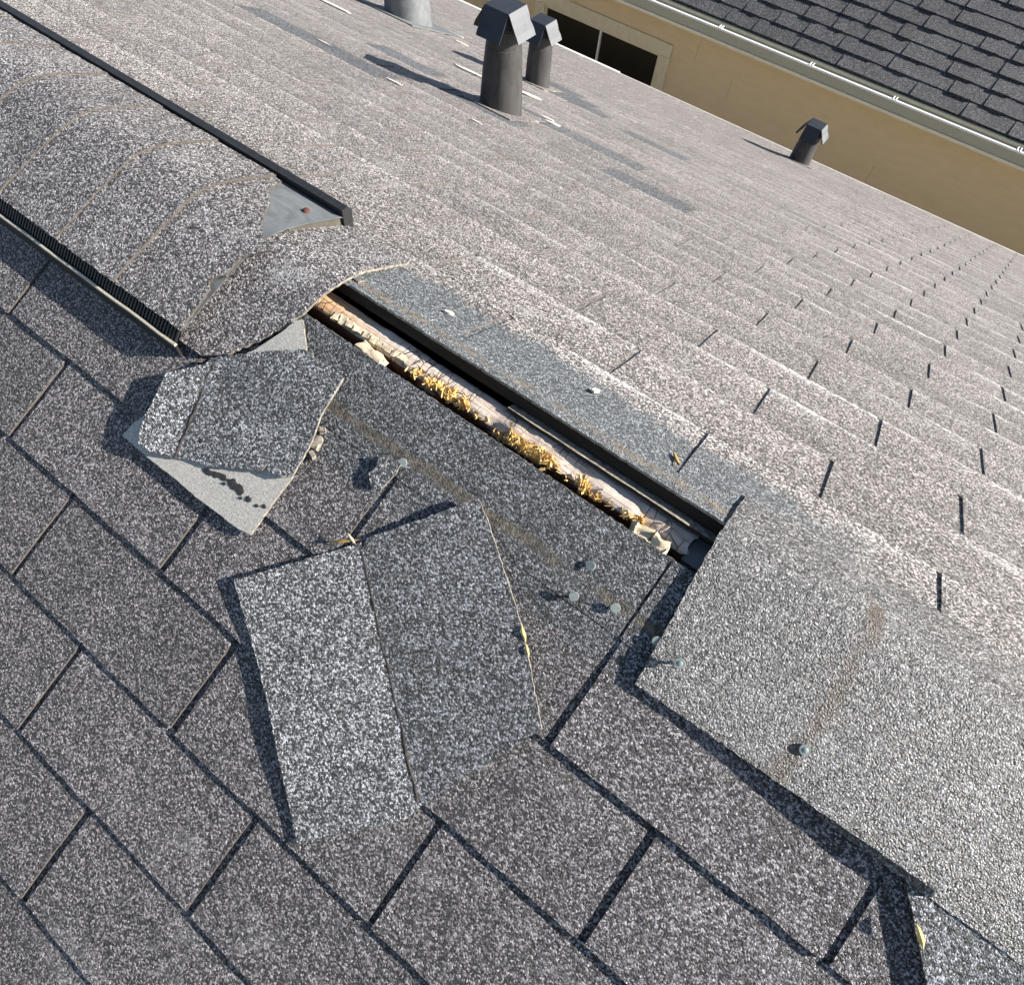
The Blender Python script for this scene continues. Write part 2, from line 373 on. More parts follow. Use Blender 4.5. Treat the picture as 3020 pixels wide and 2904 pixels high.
def densify(outline, step, jag, seed):
    out = []
    n = len(outline)
    for i in range(n):
        a = Vector(outline[i][:2]); b = Vector(outline[(i + 1) % n][:2])
        ja = outline[i][2] if len(outline[i]) > 2 else jag
        L = (b - a).length; k = max(1, int(L / step)); d = (b - a) / max(L, 1e-6); nn = Vector((-d.y, d.x))
        for q in range(k):
            p = a + (b - a) * (q / k)
            if q: p = p + nn * ja * (noise.noise(Vector((p.x * 160 + seed, p.y * 160, seed))) + 0.7 * noise.noise(Vector((p.x * 500, p.y * 500 + seed, 2))))
            out.append(p)
    return out
def sheet(name, outline, fn, thick=0.003, mats=(None,), parent=None, mfn=None, step=0.006, grid=0.012, jag=0.0012, seed=0, ploc=None):
    """a shingle cut to an outline in (a, b), laid on the surface fn(a, b) and given its thickness; mats = top, edge, back"""
    ol = densify(outline, step, jag, seed)
    xs = [p.x for p in ol]; ys = [p.y for p in ol]
    def inside(p):
        c = False; j = len(ol) - 1
        for i in range(len(ol)):
            if (ol[i].y > p.y) != (ol[j].y > p.y) and p.x < (ol[j].x - ol[i].x) * (p.y - ol[i].y) / (ol[j].y - ol[i].y) + ol[i].x: c = not c
            j = i
        return c
    pts = list(ol); n = len(ol)
    y = min(ys) + grid * 0.5; row = 0
    while y < max(ys):
        x = min(xs) + grid * (0.5 if row % 2 else 0.25)
        while x < max(xs):
            p = Vector((x, y))
            if inside(p) and min((p - q).length for q in ol) > grid * 0.45: pts.append(p)
            x += grid
        y += grid; row += 1
    r = delaunay_2d_cdt(pts, [(i, (i + 1) % n) for i in range(n)], [], 1, 1e-7)
    V2, E2, F2 = r[0], r[1], r[2]
    def nrm(p, e=0.002):
        du = fn(p.x + e, p.y) - fn(p.x - e, p.y); dv = fn(p.x, p.y + e) - fn(p.x, p.y - e)
        q = du.cross(dv).normalized()
        return q if q.z > 0 else -q
    bm = bmesh.new(); top = []; bot = []
    for p in V2:
        P = fn(p.x, p.y); N = nrm(p)
        top.append(bm.verts.new(P)); bot.append(bm.verts.new(P - N * thick))
    cnt = {}
    for f in F2:
        fc = bm.faces.new([top[i] for i in f]); fc.material_index = 0 if mfn is None else mfn(sum((V2[i] for i in f), Vector((0, 0))) / len(f)); fc.smooth = True
        fb = bm.faces.new([bot[i] for i in reversed(f)]); fb.material_index = 2; fb.smooth = True
        for i in range(len(f)):
            a, b = f[i], f[(i + 1) % len(f)]
            k = (min(a, b), max(a, b)); cnt.setdefault(k, []).append((a, b))
    for k, e in cnt.items():
        if len(e) == 1:
            a, b = e[0]; fe = bm.faces.new((top[b], top[a], bot[a], bot[b])); fe.material_index = 1
    me = bpy.data.meshes.new(name)
    bmesh.ops.recalc_face_normals(bm, faces=bm.faces[:])
    bm.to_mesh(me); bm.free()
    me.set_sharp_from_angle(angle=0.7)
    for m in mats: me.materials.append(m)
    o = bpy.data.objects.new(name, me); C.objects.link(o)
    if parent is not None: o.parent = parent
    if ploc is not None: o.location = -Vector(ploc)
    return o

# ------------------------------------------------------------------ ground
bm = bmesh.new(); quad(bm, [(-150, -150, -5.2), (150, -150, -5.2), (150, 150, -5.2), (-150, 150, -5.2)])
tag(from_bm('ground', bm, M_GROUND), kind='structure')

# ------------------------------------------------------------------ the roof in front
roof = empty('shingle_roof', (0, 0, 0), 'grey asphalt shingle roof torn open along its ridge, filling most of the picture', 'roof')
X0, X1 = -8.0, 7.0
VN, VFE = 3.9, 5.155
bm = bmesh.new()
def slab(bm, W, x0, x1, v0, v1, h0, h1, mi=0):
    hex8(bm, [W(x0, v0, h0), W(x1, v0, h0), W(x1, v1, h0), W(x0, v1, h0)], [W(x0, v0, h1), W(x1, v0, h1), W(x1, v1, h1), W(x0, v1, h1)], mi)
slab(bm, Nw, X0, 0.0, -0.004, VN, -0.014, -0.0015)
slab(bm, Nw, 0.0, 1.25, 0.054, VN, -0.014, -0.0015)
slab(bm, Nw, 1.25, X1, -0.004, VN, -0.014, -0.0015)
slab(bm, Fw, X0, 0.0, 0.004, VFE - 0.01, -0.014, -0.0015)
slab(bm, Fw, 0.0, 1.25, 0.014, VFE - 0.01, -0.014, -0.0015)
slab(bm, Fw, 1.25, X1, 0.004, VFE - 0.01, -0.014, -0.0015)
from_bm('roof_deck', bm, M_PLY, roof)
# house body below so the attic is closed and dark
bm = bmesh.new()
zb = -5.2
yn, yf = -VN * CP + 0.35, VFE * CP - 0.4
box(bm, X0 + 0.2, X1 - 0.2, yn, yn + 0.12, zb, -VN * SP + 0.1)
box(bm, X0 + 0.2, X1 - 0.2, yf - 0.12, yf, zb, -VFE * SP + 0.12)
from_bm('wall', bm, M_SIDING, roof)
bm = bmesh.new()
for xg in (X0 + 0.2, X1 - 0.32):
    a = [(xg, yn, zb), (xg, yf, zb), (xg, yf, -yf * SP / CP - 0.02), (xg, 0, -0.03), (xg, yn, yn * SP / CP - 0.02)]
    va = [bm.verts.new(Vector(p)) for p in a]; vb = [bm.verts.new(Vector(p) + Vector((0.12, 0, 0))) for p in a]
    bm.faces.new(va); bm.faces.new(vb[::-1])
    for i in range(5): bm.faces.new((va[i], va[(i + 1) % 5], vb[(i + 1) % 5], vb[i]))
from_bm('gable_wall', bm, M_SIDING, roof)
bm = bmesh.new()
box(bm, X0 + 0.35, X1 - 0.35, yn + 0.13, yf - 0.13, -2.6, -2.5)
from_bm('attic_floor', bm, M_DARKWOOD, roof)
bm = bmesh.new()
for x in (0.10, 0.71, 1.32, -0.51):
    box(bm, x - 0.02, x + 0.02, 0.022, 0.022 + 1.2, -0.14, -0.016, Matrix(((1, 0, 0, 0), (0, CP, SP, 0), (0, -SP, CP, 0), (0, 0, 0, 1))))
from_bm('rafter', bm, M_DARKWOOD, roof)

# stepped underlay under the tabs
def underlay(W, name, v_first, e, rows, v_top, mat):
    bm = bmesh.new()
    a0 = v_top
    for j in range(rows):
        b = v_first + j * e; a = a0 if j == 0 else b - e
        b2 = b - 0.003
        hex8(bm, [W(X0, a - 0.0, -0.0012), W(X1, a, -0.0012), W(X1, b2, -0.0012), W(X0, b2, -0.0012)], [W(X0, a - 0.002, 0.0004), W(X1, a - 0.002, 0.0004), W(X1, b2, 0.0026), W(X0, b2, 0.0026)])
    o = from_bm(name, bm, mat, roof); o['kind'] = 'stuff'; return o
RN, RF = 29, 40
underlay(Nw, 'shingle_underlay', V1, EN, RN, 0.053, MG_NEAR)
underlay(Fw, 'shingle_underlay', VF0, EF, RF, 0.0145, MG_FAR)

def tab_mesh(name, w, e, seed, nb=11, ns=4, th=0.0034, step=0.0028):
    rnd = random.Random(seed)
    bm = bmesh.new(); top = []; bot = []
    cols = nb; rowsn = ns
    for r in range(rowsn + 1):
        ty = r / rowsn; tr = []; br = []
        for c in range(cols + 1):
            tx = c / cols
            x = tx * w; y = -ty * e; z = 0.0028 + ty * step + 0.0004 * noise.noise(Vector((tx * 3, ty * 2, seed * 3.7)))
            if r == rowsn: y += rnd.uniform(-0.0011, 0.0011) + 0.0012 * noise.noise(Vector((tx * 4, seed, 5))); z += 0.0006 * noise.noise(Vector((tx * 3.3, seed, 1)))
            if c in (0, cols) and r: x += rnd.uniform(-0.0006, 0.0006)
            tr.append(bm.verts.new((x, y, z)))
            br.append(bm.verts.new((x, y, z - (th if r == rowsn else 0.0034))) if r in (0, rowsn) or c in (0, cols) else None)
        top.append(tr); bot.append(br)
    for r in range(rowsn):
        for c in range(cols):
            f = bm.faces.new((top[r][c], top[r + 1][c], top[r + 1][c + 1], top[r][c + 1])); f.smooth = True
    for c in range(cols):
        bm.faces.new((top[rowsn][c], bot[rowsn][c], bot[rowsn][c + 1], top[rowsn][c + 1])).material_index = 1
    for r in range(rowsn):
        bm.faces.new((top[r][0], bot[r][0], bot[r + 1][0], top[r + 1][0])).material_index = 1
        bm.faces.new((top[r + 1][cols], bot[r + 1][cols], bot[r][cols], top[r][cols])).material_index = 1
    me = bpy.data.meshes.new(name); bmesh.ops.recalc_face_normals(bm, faces=bm.faces[:]); bm.to_mesh(me); bm.free(); me.set_sharp_from_angle(angle=0.7)
    return me
SLOT = 0.0085
def variants(e, mat, n, **kw):
    out = []
    for i in range(n):
        me = tab_mesh('shingle', T - (SLOT if mat is MG_NEAR else 0.0105), e, i * 11 + int(e * 1e4), **kw); me.materials.append(mat); me.materials.append(M_EDGE if mat is MG_NEAR else M_EDGEP); out.append(me)
    return out
NEARV = variants(EN + 0.001, MG_NEAR, 7, th=0.0046, step=0.0040)
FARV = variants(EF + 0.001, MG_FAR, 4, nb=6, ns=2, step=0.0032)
NEWV = variants(EF + 0.001, MG_NEW, 2, nb=6, ns=2, step=0.0032)

tabs = []
rnd = random.Random(3)
for j in range(RN):
    off = NOFF[j] if j < 5 else NOFF[4] + 0.1337 * (j - 4)
    vb = V1 + j * EN
    k0 = math.floor((X0 - off) / T) + 1; k1 = math.ceil((X1 - off) / T) - 1
    for k in range(k0, k1):
        u = off + k * T + SLOT / 2; c = Nw(u + T / 2, vb - EN / 2)
        tabs.append(['n', j, k, u, vb - EN, c])
new_zone = []
for j in range(RF):
    off = FOFF[j] if j < 11 else FOFF[10] - 0.1345 * (j - 10)
    vb = VF0 + j * EF
    k0 = math.floor((X0 - off) / T) + 1; k1 = math.ceil((X1 - off) / T) - 1
    for k in range(k0, k1):
        u = off + k * T + SLOT / 2; c = Fw(u + T / 2, vb - EF / 2)
        tabs.append(['f', j, k, u, vb - EF, c])
vis = [t for t in tabs if in_view(t[5], 120)]
vis.sort(key=lambda t: (t[5] - CAM).length)
chosen = set(id(t) for t in vis[:292])
NEWSPOTS = [(-0.45, 1.59), (-0.15, 1.55), (-0.85, 1.15), (-0.35, 1.38), (-0.88, 2.43), (-0.58, 2.36), (-0.3, 2.28), (-1.0, 2.55), (0.1, 1.40), (-1.15, 1.14), (-0.85, 1.52)]
def newer(t): return t[0] == 'f' and any(abs(t[5].x - a) < 0.16 and abs(t[4] + EF / 2 - b) < EF * 0.5 for a, b in NEWSPOTS)
bulk = {}
for t in tabs:
    side, j, k, u, va, c = t
    Mx = (M_NEAR.copy() if side == 'n' else M_FAR.copy())
    ju = rnd.uniform(-0.0009, 0.0009); jv = rnd.uniform(-0.0012, 0.0012); rz = rnd.uniform(-0.003, 0.003)
    if side == 'n': org = Nw(u + ju, va + jv)
    else: org = Fw(u + ju + T - SLOT, va + jv)
    Mx = Matrix.Translation(org) @ Mx @ Matrix.Rotation(rz, 4, 'Z')
    nw = newer(t)
    me = rnd.choice(NEARV if side == 'n' else (NEWV if nw else FARV))
    if id(t) in chosen:
        o = bpy.data.objects.new('shingle', me); C.objects.link(o); o.parent = roof; o.matrix_local = Mx
    else:
        d = bulk.setdefault((side, nw), ([], []))
        w = T - SLOT; e = EN if side == 'n' else EF
        P = [(0, 0, .0028), (w, 0, .0028), (w, -e, .0055), (0, -e, .0055), (0, 0, 0), (w, 0, 0), (w, -e, .0022), (0, -e, .0022)]
        b = len(d[0]); d[0].extend([Mx @ Vector(p) for p in P])
        d[1].extend([tuple(b + i for i in f) for f in ((0, 3, 2, 1), (3, 7, 6, 2), (0, 4, 7, 3), (2, 6, 5, 1))])
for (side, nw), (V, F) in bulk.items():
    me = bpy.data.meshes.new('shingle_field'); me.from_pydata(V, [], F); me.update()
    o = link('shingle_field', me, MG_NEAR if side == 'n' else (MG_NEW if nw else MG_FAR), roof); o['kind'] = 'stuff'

# heads of the uppermost shingles, up to the slot
def head(W, u0, u1, v0, v1, mat, seed, h=0.0034):
    fn = lambda a, b: W(a, b, h + 0.0003 * noise.noise(Vector((a * 9, b * 9, seed))))
    sheet('shingle_head', [(u0, v0, 0.0010), (u1, v0, 0.0004), (u1, v1, 0.0), (u0, v1, 0.0004)], fn, 0.0032, (mat, M_EDGEL, MG_BACK), roof, step=0.005, grid=0.03, seed=seed)
for a, b in ((-1.2, -0.1685), (-0.1655, 0.7465), (0.7495, 1.66), (1.663, 2.6)):
    head(Nw, a, b, 0.052, V1 - EN + 0.0008, MG_NEAR, a)
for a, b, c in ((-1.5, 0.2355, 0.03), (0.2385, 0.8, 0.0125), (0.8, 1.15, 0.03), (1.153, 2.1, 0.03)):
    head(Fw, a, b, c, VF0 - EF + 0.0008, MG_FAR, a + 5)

# nails left standing
def nail(u, v, hh, tilt, s=1.0):
    bm = bmesh.new()
    R_ = Matrix.Rotation(tilt[0], 4, 'X') @ Matrix.Rotation(tilt[1], 4, 'Y')
    r = 0.0054 * s
    bmesh.ops.create_cone(bm, cap_ends=True, segments=16, radius1=r, radius2=r * 0.93, depth=0.0012, matrix=Matrix.Translation((0, 0, hh)) @ R_)
    bmesh.ops.create_cone(bm, cap_ends=True, segments=8, radius1=0.0016, radius2=0.0018, depth=hh + 0.002, matrix=Matrix.Translation((0, 0, hh / 2 - 0.001)))
    o = from_bm('roofing_nail', bm, M_NAIL, roof); o.matrix_local = Matrix.Translation(Nw(u, v, 0.0055)) @ M_NEAR
for i, (u, v, hh) in enumerate([(0.442, 0.1321, 0.002), (0.4312, 0.1405, 0.0012), (0.5506, 0.1402, 0.003), (0.6829, 0.1057, 0.001), (0.687, 0.1418, 0.0045), (0.7282, 0.1268, 0.002), (0.7803, 0.1298, 0.002)]):
    nail(u, v, hh, (rnd.uniform(-0.2, 0.2), rnd.uniform(-0.2, 0.2)))

# ------------------------------------------------------------------ the exposed ridge board
def board():
    bm = bmesh.new(); nx = 300; x0, x1 = 0.04, 0.752
    prof = [(-0.0200, -0.10), (-0.0205, -0.075), (-0.0205, -0.062), (-0.0205, -0.054), (-0.0195, -0.048), (-0.0165, -0.0445), (-0.012, -0.0425), (-0.006, -0.042), (0.0, -0.042), (0.006, -0.0425), (0.011, -0.044), (0.0135, -0.047), (0.014, -0.055), (0.014, -0.10)]
    rows = []
    for i in range(nx + 1):
        x = x0 + (x1 - x0) * i / nx; r = []
        rot = max(0.0, min(1.0, (x - 0.36) / 0.05)) * max(0.0, min(1.0, (0.72 - x) / 0.03))
        w1 = noise.noise(Vector((x * 14, 3, 0)))
        for k, (y, z) in enumerate(prof):
            d = noise.noise(Vector((x * 60, y * 300, z * 100))) * 0.0011 + noise.noise(Vector((x * 240, y * 400, z * 300))) * 0.0006
            yy, zz = y - 0.0095, z + 0.018 + d
            if 3 <= k <= 7:
                bite = rot * max(0.0, noise.noise(Vector((x * 22, 7.7, k * 0.12))) + 0.28) * (1.25 - abs(k - 4.5) * 0.28)
                zz -= bite * 0.010; yy += bite * 0.006
            yy += w1 * 0.0018 + (x - 0.5) * -0.006
            xx = x
            if i == nx: xx += 0.008 * noise.noise(Vector((k * 0.9, 2.2, 8))) + 0.004
            if i == nx - 1: xx += 0.004 * noise.noise(Vector((k * 1.9, 2.2, 3)))
            r.append(bm.verts.new((xx, yy, zz + 0.002 * noise.noise(Vector((x * 8, 0, 4))))))
        rows.append(r)
    for i in range(nx):
        for k in range(len(prof) - 1):
            bm.faces.new((rows[i][k], rows[i + 1][k], rows[i + 1][k + 1], rows[i][k + 1]))
    bm.faces.new(rows[0]); bm.faces.new(rows[-1][::-1])
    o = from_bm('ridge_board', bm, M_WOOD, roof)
    o['label'] = 'weathered split ridge board crumbling to yellow rot'
board()
bm = bmesh.new(); box(bm, 0.735, 1.4, -0.0305, 0.0045, -0.16, -0.040); from_bm('ridge_board', bm, M_BLUEBOARD, roof)
# yellow crumbs along the rotten edge
def crumbs(n, seed, xr, yc, zc, sy, sz, size, mat, name='rot_crumbs', elong=2.2):
    r = random.Random(seed); V = []; F = []
    for _ in range(n):
        x = r.uniform(*xr)
        if noise.noise(Vector((x * 22, 7.7, 0.5))) + 0.6 * noise.noise(Vector((x * 70, 1.7, 0.5))) < 0.0 and r.random() < 0.93: continue
        c = Vector((x, yc - (x - 0.5) * 0.006 + noise.noise(Vector((x * 14, 3, 0))) * 0.0018 + r.gauss(0, sy), zc + r.gauss(0, sz)))
        s = size * r.uniform(0.4, 1.5); b = len(V)
        ax = [Vector((r.uniform(-1, 1), r.uniform(-.7, .7), r.uniform(-.6, .6))).normalized() * s * elong * r.choice((.4, .7, 1.6)), Vector((r.uniform(-1, 1), r.uniform(-1, 1), r.uniform(-1, 1))).normalized() * s, Vector((0, r.uniform(-.5, .5), 1)).normalized() * s * 0.8]
        for sx in (-1, 1):
            for q, z in ((-1, -1), (1, -1), (0.3, 1)):
                V.append(c + ax[0] * sx + ax[1] * q * r.uniform(.6, 1.1) + ax[2] * z * r.uniform(.6, 1.1))
        F += [(b, b + 1, b + 2), (b + 3, b + 5, b + 4), (b, b + 3, b + 4, b + 1), (b + 1, b + 4, b + 5, b + 2), (b + 2, b + 5, b + 3, b)]
    me = bpy.data.meshes.new(name); me.from_pydata(V, [], F); me.update()
    o = link(name, me, mat, roof); o['kind'] = 'stuff'; return o
crumbs(900, 1, (0.395, 0.49), -0.0260, -0.0275, 0.0032, 0.0020, 0.0013, M_ROT)
crumbs(1800, 2, (0.52, 0.70), -0.0265, -0.0280, 0.0036, 0.0022, 0.0013, M_ROT)
crumbs(60, 3, (0.365, 0.385), -0.0255, -0.026, 0.004, 0.0012, 0.0016, M_ROT)
crumbs(350, 4, (0.50, 0.74), -0.0300, -0.035, 0.0012, 0.004, 0.0010, M_ROT)
def chunk(name, c, dims, seed, mat, rot=0.0, label=None, parent=roof):
    bm = bmesh.new(); bmesh.ops.create_cube(bm, size=1.0)
    bmesh.ops.subdivide_edges(bm, edges=bm.edges[:], cuts=5, use_grid_fill=True)
    for v in bm.verts:
        v.co = Vector((v.co.x * dims[0], v.co.y * dims[1], v.co.z * dims[2]))
        n = noise.noise_vector(v.co * 120 + Vector((seed, seed, 0)))
        v.co += n * min(dims) * 0.32
        v.co += noise.noise_vector(v.co * 500 + Vector((seed, 0, 0))) * min(dims) * 0.10
    o = from_bm(name, bm, mat, parent); o.matrix_local = Matrix.Translation(c) @ Matrix.Rotation(rot, 4, 'Z') @ Matrix.Rotation(0.12 * seed % 0.4, 4, 'X')
    if label: o['label'] = label
    return o
chunk('wood_chunk', Vector((0.320, -0.0395, -0.0265)), (0.040, 0.012, 0.012), 1, M_CHUNK, -0.1)
chunk('wood_chunk', Vector((0.705, -0.038, -0.030)), (0.020, 0.016, 0.016), 2, M_CHUNK, 0.2)
chunk('wood_chunk', Vector((0.728, -0.040, -0.028)), (0.020, 0.020, 0.016), 3, M_CHUNK, -0.2)
for i in range(10):
    a = 0.245 + i * 0.012 + rnd.uniform(-0.002, 0.002)
    chunk('wood_chunk', Vector((a, -0.0225 + 0.0002 * i, -0.0265)), (rnd.uniform(0.008, 0.013), rnd.uniform(0.007, 0.012), 0.006), 5 + i, M_CHUNK, rnd.uniform(-.25, .25))
# felt / mat edge that curls up along the slot
sheet('felt_strip', [(0.20, 0.0508, 0.0012), (0.80, 0.0508, 0.0012), (0.80, 0.06, 0), (0.20, 0.06, 0)], lambda a, b: Nw(a, b, 0.0004 - max(0, 0.052 - b) * 0.5), 0.0010, (M_EDGEL, M_EDGEL, M_EDGEL), roof, step=0.003, grid=0.03, jag=0.0012, seed=3)
sheet('sheathing_edge', [(0.50, 0.004), (0.80, 0.001), (0.80, 0.03), (0.50, 0.03)], lambda a, b: Fw(a, b, -0.0165), 0.004, (M_EDGEL, M_PLY, M_PLY), roof, step=0.01, grid=0.04, jag=0.0014, seed=9)

# ------------------------------------------------------------------ ridge caps still fixed
def wob(x, s, k, a=0.0012): return a * noise.noise(Vector((x * 7, s * 7, k))) + 0.35 * a * noise.noise(Vector((x * 30, s * 30, k)))
def cap(name, outline, hfn, mats, seed, label=None, r=0.018, jag=0.0012, parent=roof, grid=0.011):
    fn = lambda a, b: Rw(a, b, hfn(a, b) + wob(a, b, seed), r)
    o = sheet(name, outline, fn, 0.0034, mats, parent, step=0.005, grid=grid, jag=jag, seed=seed)
    if label: o['label'] = label
    return o
CAPM = (MG_CAP, M_EDGEL, MG_BACK)
cap('ridge_cap', [(-0.14, -0.172), (0.135, -0.170), (0.165, -0.150, 0.003), (0.20, -0.100, 0.003), (0.2195, -0.056), (0.226, -0.02), (0.232, 0.0), (0.226, 0.05), (0.226, 0.142), (-0.14, 0.145)],
    lambda a, b: 0.0088 - 0.002 * max(0, min(1, (b - 0.06) / 0.08)), CAPM, 11, 'ridge cap with a torn corner just left of the open slot')
cap('ridge_cap', [(0.786, -0.178), (0.775, -0.056), (0.771, 0.0), (0.7755, 0.084), (1.03, 0.088), (1.10, 0.086), (1.094, -0.02), (1.097, -0.10), (1.1007, -0.166)],
    lambda a, b: 0.0076 - 0.0012 * max(0, min(1, (b - 0.03) / 0.05)) + 0.0085 * max(0, min(1, (a - 0.84) / 0.22)) ** 1.2 * max(0.0, min(1, (-b - 0.02) / 0.12)), (MG_CAPR, M_EDGEL, MG_BACK), 12, 'large ridge cap lifted along its lower edge at the right end of the slot')
cap('ridge_cap', [(0.99, -0.176), (0.99, 0.083), (1.42, 0.083), (1.42, -0.172)],
    lambda a, b: 0.0050 + 0.0045 * max(0.0, min(1, (-b - 0.02) / 0.12)), (MG_CAPR, M_EDGEL, MG_BACK), 13, 'next ridge cap cut by the right edge of the picture')
for i in range(1, 7):
    cap('ridge_cap', [(0.99 + 0.32 * i, -0.176), (0.99 + 0.32 * i, 0.083), (1.42 + 0.32 * i, 0.083), (1.42 + 0.32 * i, -0.172)], lambda a, b, i=i: 0.0058, (MG_CAPR, M_EDGEL, MG_BACK), 20 + i, grid=0.03)
def place_nail_on_cap(x, s, h=0.012):
    bm = bmesh.new()
    bmesh.ops.create_cone(bm, cap_ends=True, segments=16, radius1=0.0056, radius2=0.0052, depth=0.0014)
    bmesh.ops.create_cone(bm, cap_ends=True, segments=8, radius1=0.0016, radius2=0.0016, depth=0.005, matrix=Matrix.Translation((0, 0, -0.003)))
    bmesh.ops.create_cone(bm, cap_ends=True, segments=12, radius1=0.0030, radius2=0.0022, depth=0.0005, matrix=Matrix.Translation((0, 0, 0.0009)))
    p = Rw(x, s, h); o = from_bm('roofing_nail', bm, M_NAIL, roof); o.matrix_local = Matrix.Translation(p) @ M_NEAR
place_nail_on_cap(0.8089, -0.1349, 0.0155)
place_nail_on_cap(0.9431, -0.133, 0.0120)

# ------------------------------------------------------------------ ridge vent
VX = 0.107
vent = empty('ridge_vent', (0, 0, 0.03), 'raised metal ridge vent covered with shingle caps and torn at its end, upper left', 'ridge vent')
VL = (0, 0, 0.03)
RV = 0.075
HV = 0.034
def Vw(x, s, h=0.0): return Vector((x, s, 0.012 - (math.sqrt(s * s + 0.0016) - 0.04) * (0.385 if s < 0 else 0.43) + (h - HV)))
bm = bmesh.new()   # bent sheet metal body
ss = [-0.150 + i * 0.276 / 24 for i in range(25)]
xs = [-3.2, -1.5, -0.6, -0.2, 0.0, 0.04, 0.08, VX]
G = [[bm.verts.new(Vw(x, s, HV - 0.006)) for s in ss] for x in xs]
G2 = [[bm.verts.new(Vw(x, s, HV - 0.0068)) for s in ss] for x in xs]
for i in range(len(xs) - 1):
    for k in range(24):
        bm.faces.new((G[i][k], G[i + 1][k], G[i + 1][k + 1], G[i][k + 1])).smooth = True
        bm.faces.new((G2[i][k], G2[i][k + 1], G2[i + 1][k + 1], G2[i + 1][k])).smooth = True
for k in range(24):
    bm.faces.new((G[-1][k], G[-1][k + 1], G2[-1][k + 1], G2[-1][k]))
# folded seams on the bare corner
rel(from_bm('metal_body', bm, M_GALV, vent), VL)
bm = bmesh.new()   # end plug on the far half
def vq(x, s, z): p = Vw(x, s, 0); base = Rw(x, s / CP, 0.003); return base + (p + Vector((0, 0, HV - 0.007)) - base) * z
pts = [0.036 + i * 0.0148 for i in range(7)]
for i in range(6):
    a, b = pts[i], pts[i + 1]
    hex8(bm, [vq(VX - 0.004, a, 0), vq(VX - 0.004, b, 0), vq(VX - 0.004, b, 1), vq(VX - 0.004, a, 1)], [vq(VX - 0.006, a, 0), vq(VX - 0.006, b, 0), vq(VX - 0.006, b, 1), vq(VX - 0.006, a, 1)])
rel(from_bm('end_plug', bm, M_OLIVE, vent), VL)
bm = bmesh.new()
bmesh.ops.create_uvsphere(bm, u_segments=12, v_segments=6, radius=0.0055)
for v in bm.verts: v.co.z *= 0.5
o = from_bm('screw', bm, M_RUST, vent); o.location = Vw(0.078, 0.088, HV - 0.004) - Vector(VL); o['label'] = 'rusty screw head'
# louvre strips and baffles on both sides
bm = bmesh.new()
t0 = Vector((0, -0.153, -0.0375)); b0 = Vector((0, -0.1690, -0.0530))
def P(x, t, u=0.0): q = t0.lerp(b0, t); return Vector((x, q.y - u * 0.69, q.z + u * 0.72))
quad(bm, [P(-3.2, 0), P(VX, 0), P(VX, 1), P(-3.2, 1)])
x = -1.4
while x < VX:
    hex8(bm, [P(x, 0.02), P(x + 0.0026, 0.02), P(x + 0.0026, 0.98), P(x, 0.98)], [P(x, 0.02, 0.002), P(x + 0.0026, 0.02, 0.002), P(x + 0.0026, 0.98, 0.002), P(x, 0.98, 0.002)]); x += 0.0058
o = rel(from_bm('louvre_strip', bm, M_BLACK, vent), VL); o['kind'] = 'stuff'
def rail(name, prof, mat, x0, x1, wav=0.0):
    bm = bmesh.new(); prev = None; n = 110
    for i in range(n + 1):
        x = x0 + (x1 - x0) * i / n; wv = wav * (noise.noise(Vector((x * 18, 0, 0))) + 0.6 * noise.noise(Vector((x * 60, 0, 0))))
        cur = [bm.verts.new(Vector((x, y + wv, z + wv))) for y, z in prof]
        if prev:
            for k in range(len(prof)): bm.faces.new((prev[k], cur[k], cur[(k + 1) % len(prof)], prev[(k + 1) % len(prof)]))
        else: bm.faces.new(cur[::-1])
        prev = cur
    bm.faces.new(prev)
    return rel(from_bm(name, bm, mat, vent), VL)
rail('baffle', [(-0.1690, -0.073), (-0.1722, -0.0735), (-0.1718, -0.0515), (-0.1690, -0.0505)], M_BLACK, -3.2, VX)
rail('baffle_rim', [(-0.1685, -0.0503), (-0.1728, -0.0512), (-0.1726, -0.0478), (-0.1700, -0.0470)], M_RIM, -3.2, VX + 0.002, 0.0006)
rail('baffle', [(0.1255, -0.054), (0.1420, -0.060), (0.1440, -0.0285), (0.1375, -0.0215), (0.1262, -0.0225)], M_BLACK, -3.2, VX + 0.001)
# caps nailed over the vent
def vcap(outline, seed, mats, lift=0.0, jag=0.0018, label=None):
    xl = min(p[0] for p in outline)
    fn = lambda a, b: Vw(a, b, HV + (0.0005 + 0.0034 * max(0.0, a - xl) / 0.17 if lift > 0.001 else 0.0) + wob(a, b, seed, 0.0012))
    o = sheet('cap_shingle', outline, fn, 0.0034, mats, vent, step=0.005, grid=0.012, jag=jag, seed=seed, ploc=VL)
    if label: o['label'] = label
    return o
VM = (MG_CAP, M_EDGE, MG_BACK)
vcap([(-0.05, -0.157), (0.108, -0.1575, 0.002), (0.106, -0.12, 0.002), (0.103, -0.098, 0.004), (0.096, -0.092, 0.001), (0.100, -0.082, 0.001), (0.109, -0.074, 0.002), (0.108, -0.045), (0.130, -0.018, 0.002), (0.108, -0.006, 0.004), (0.088, 0.008, 0.004), (0.074, 0.022, 0.003), (0.055, 0.050, 0.003), (0.012, 0.085, 0.003), (-0.004, 0.117), (-0.05, 0.120)], 31, VM, 0.0004, label='torn last cap with a worn bald patch')
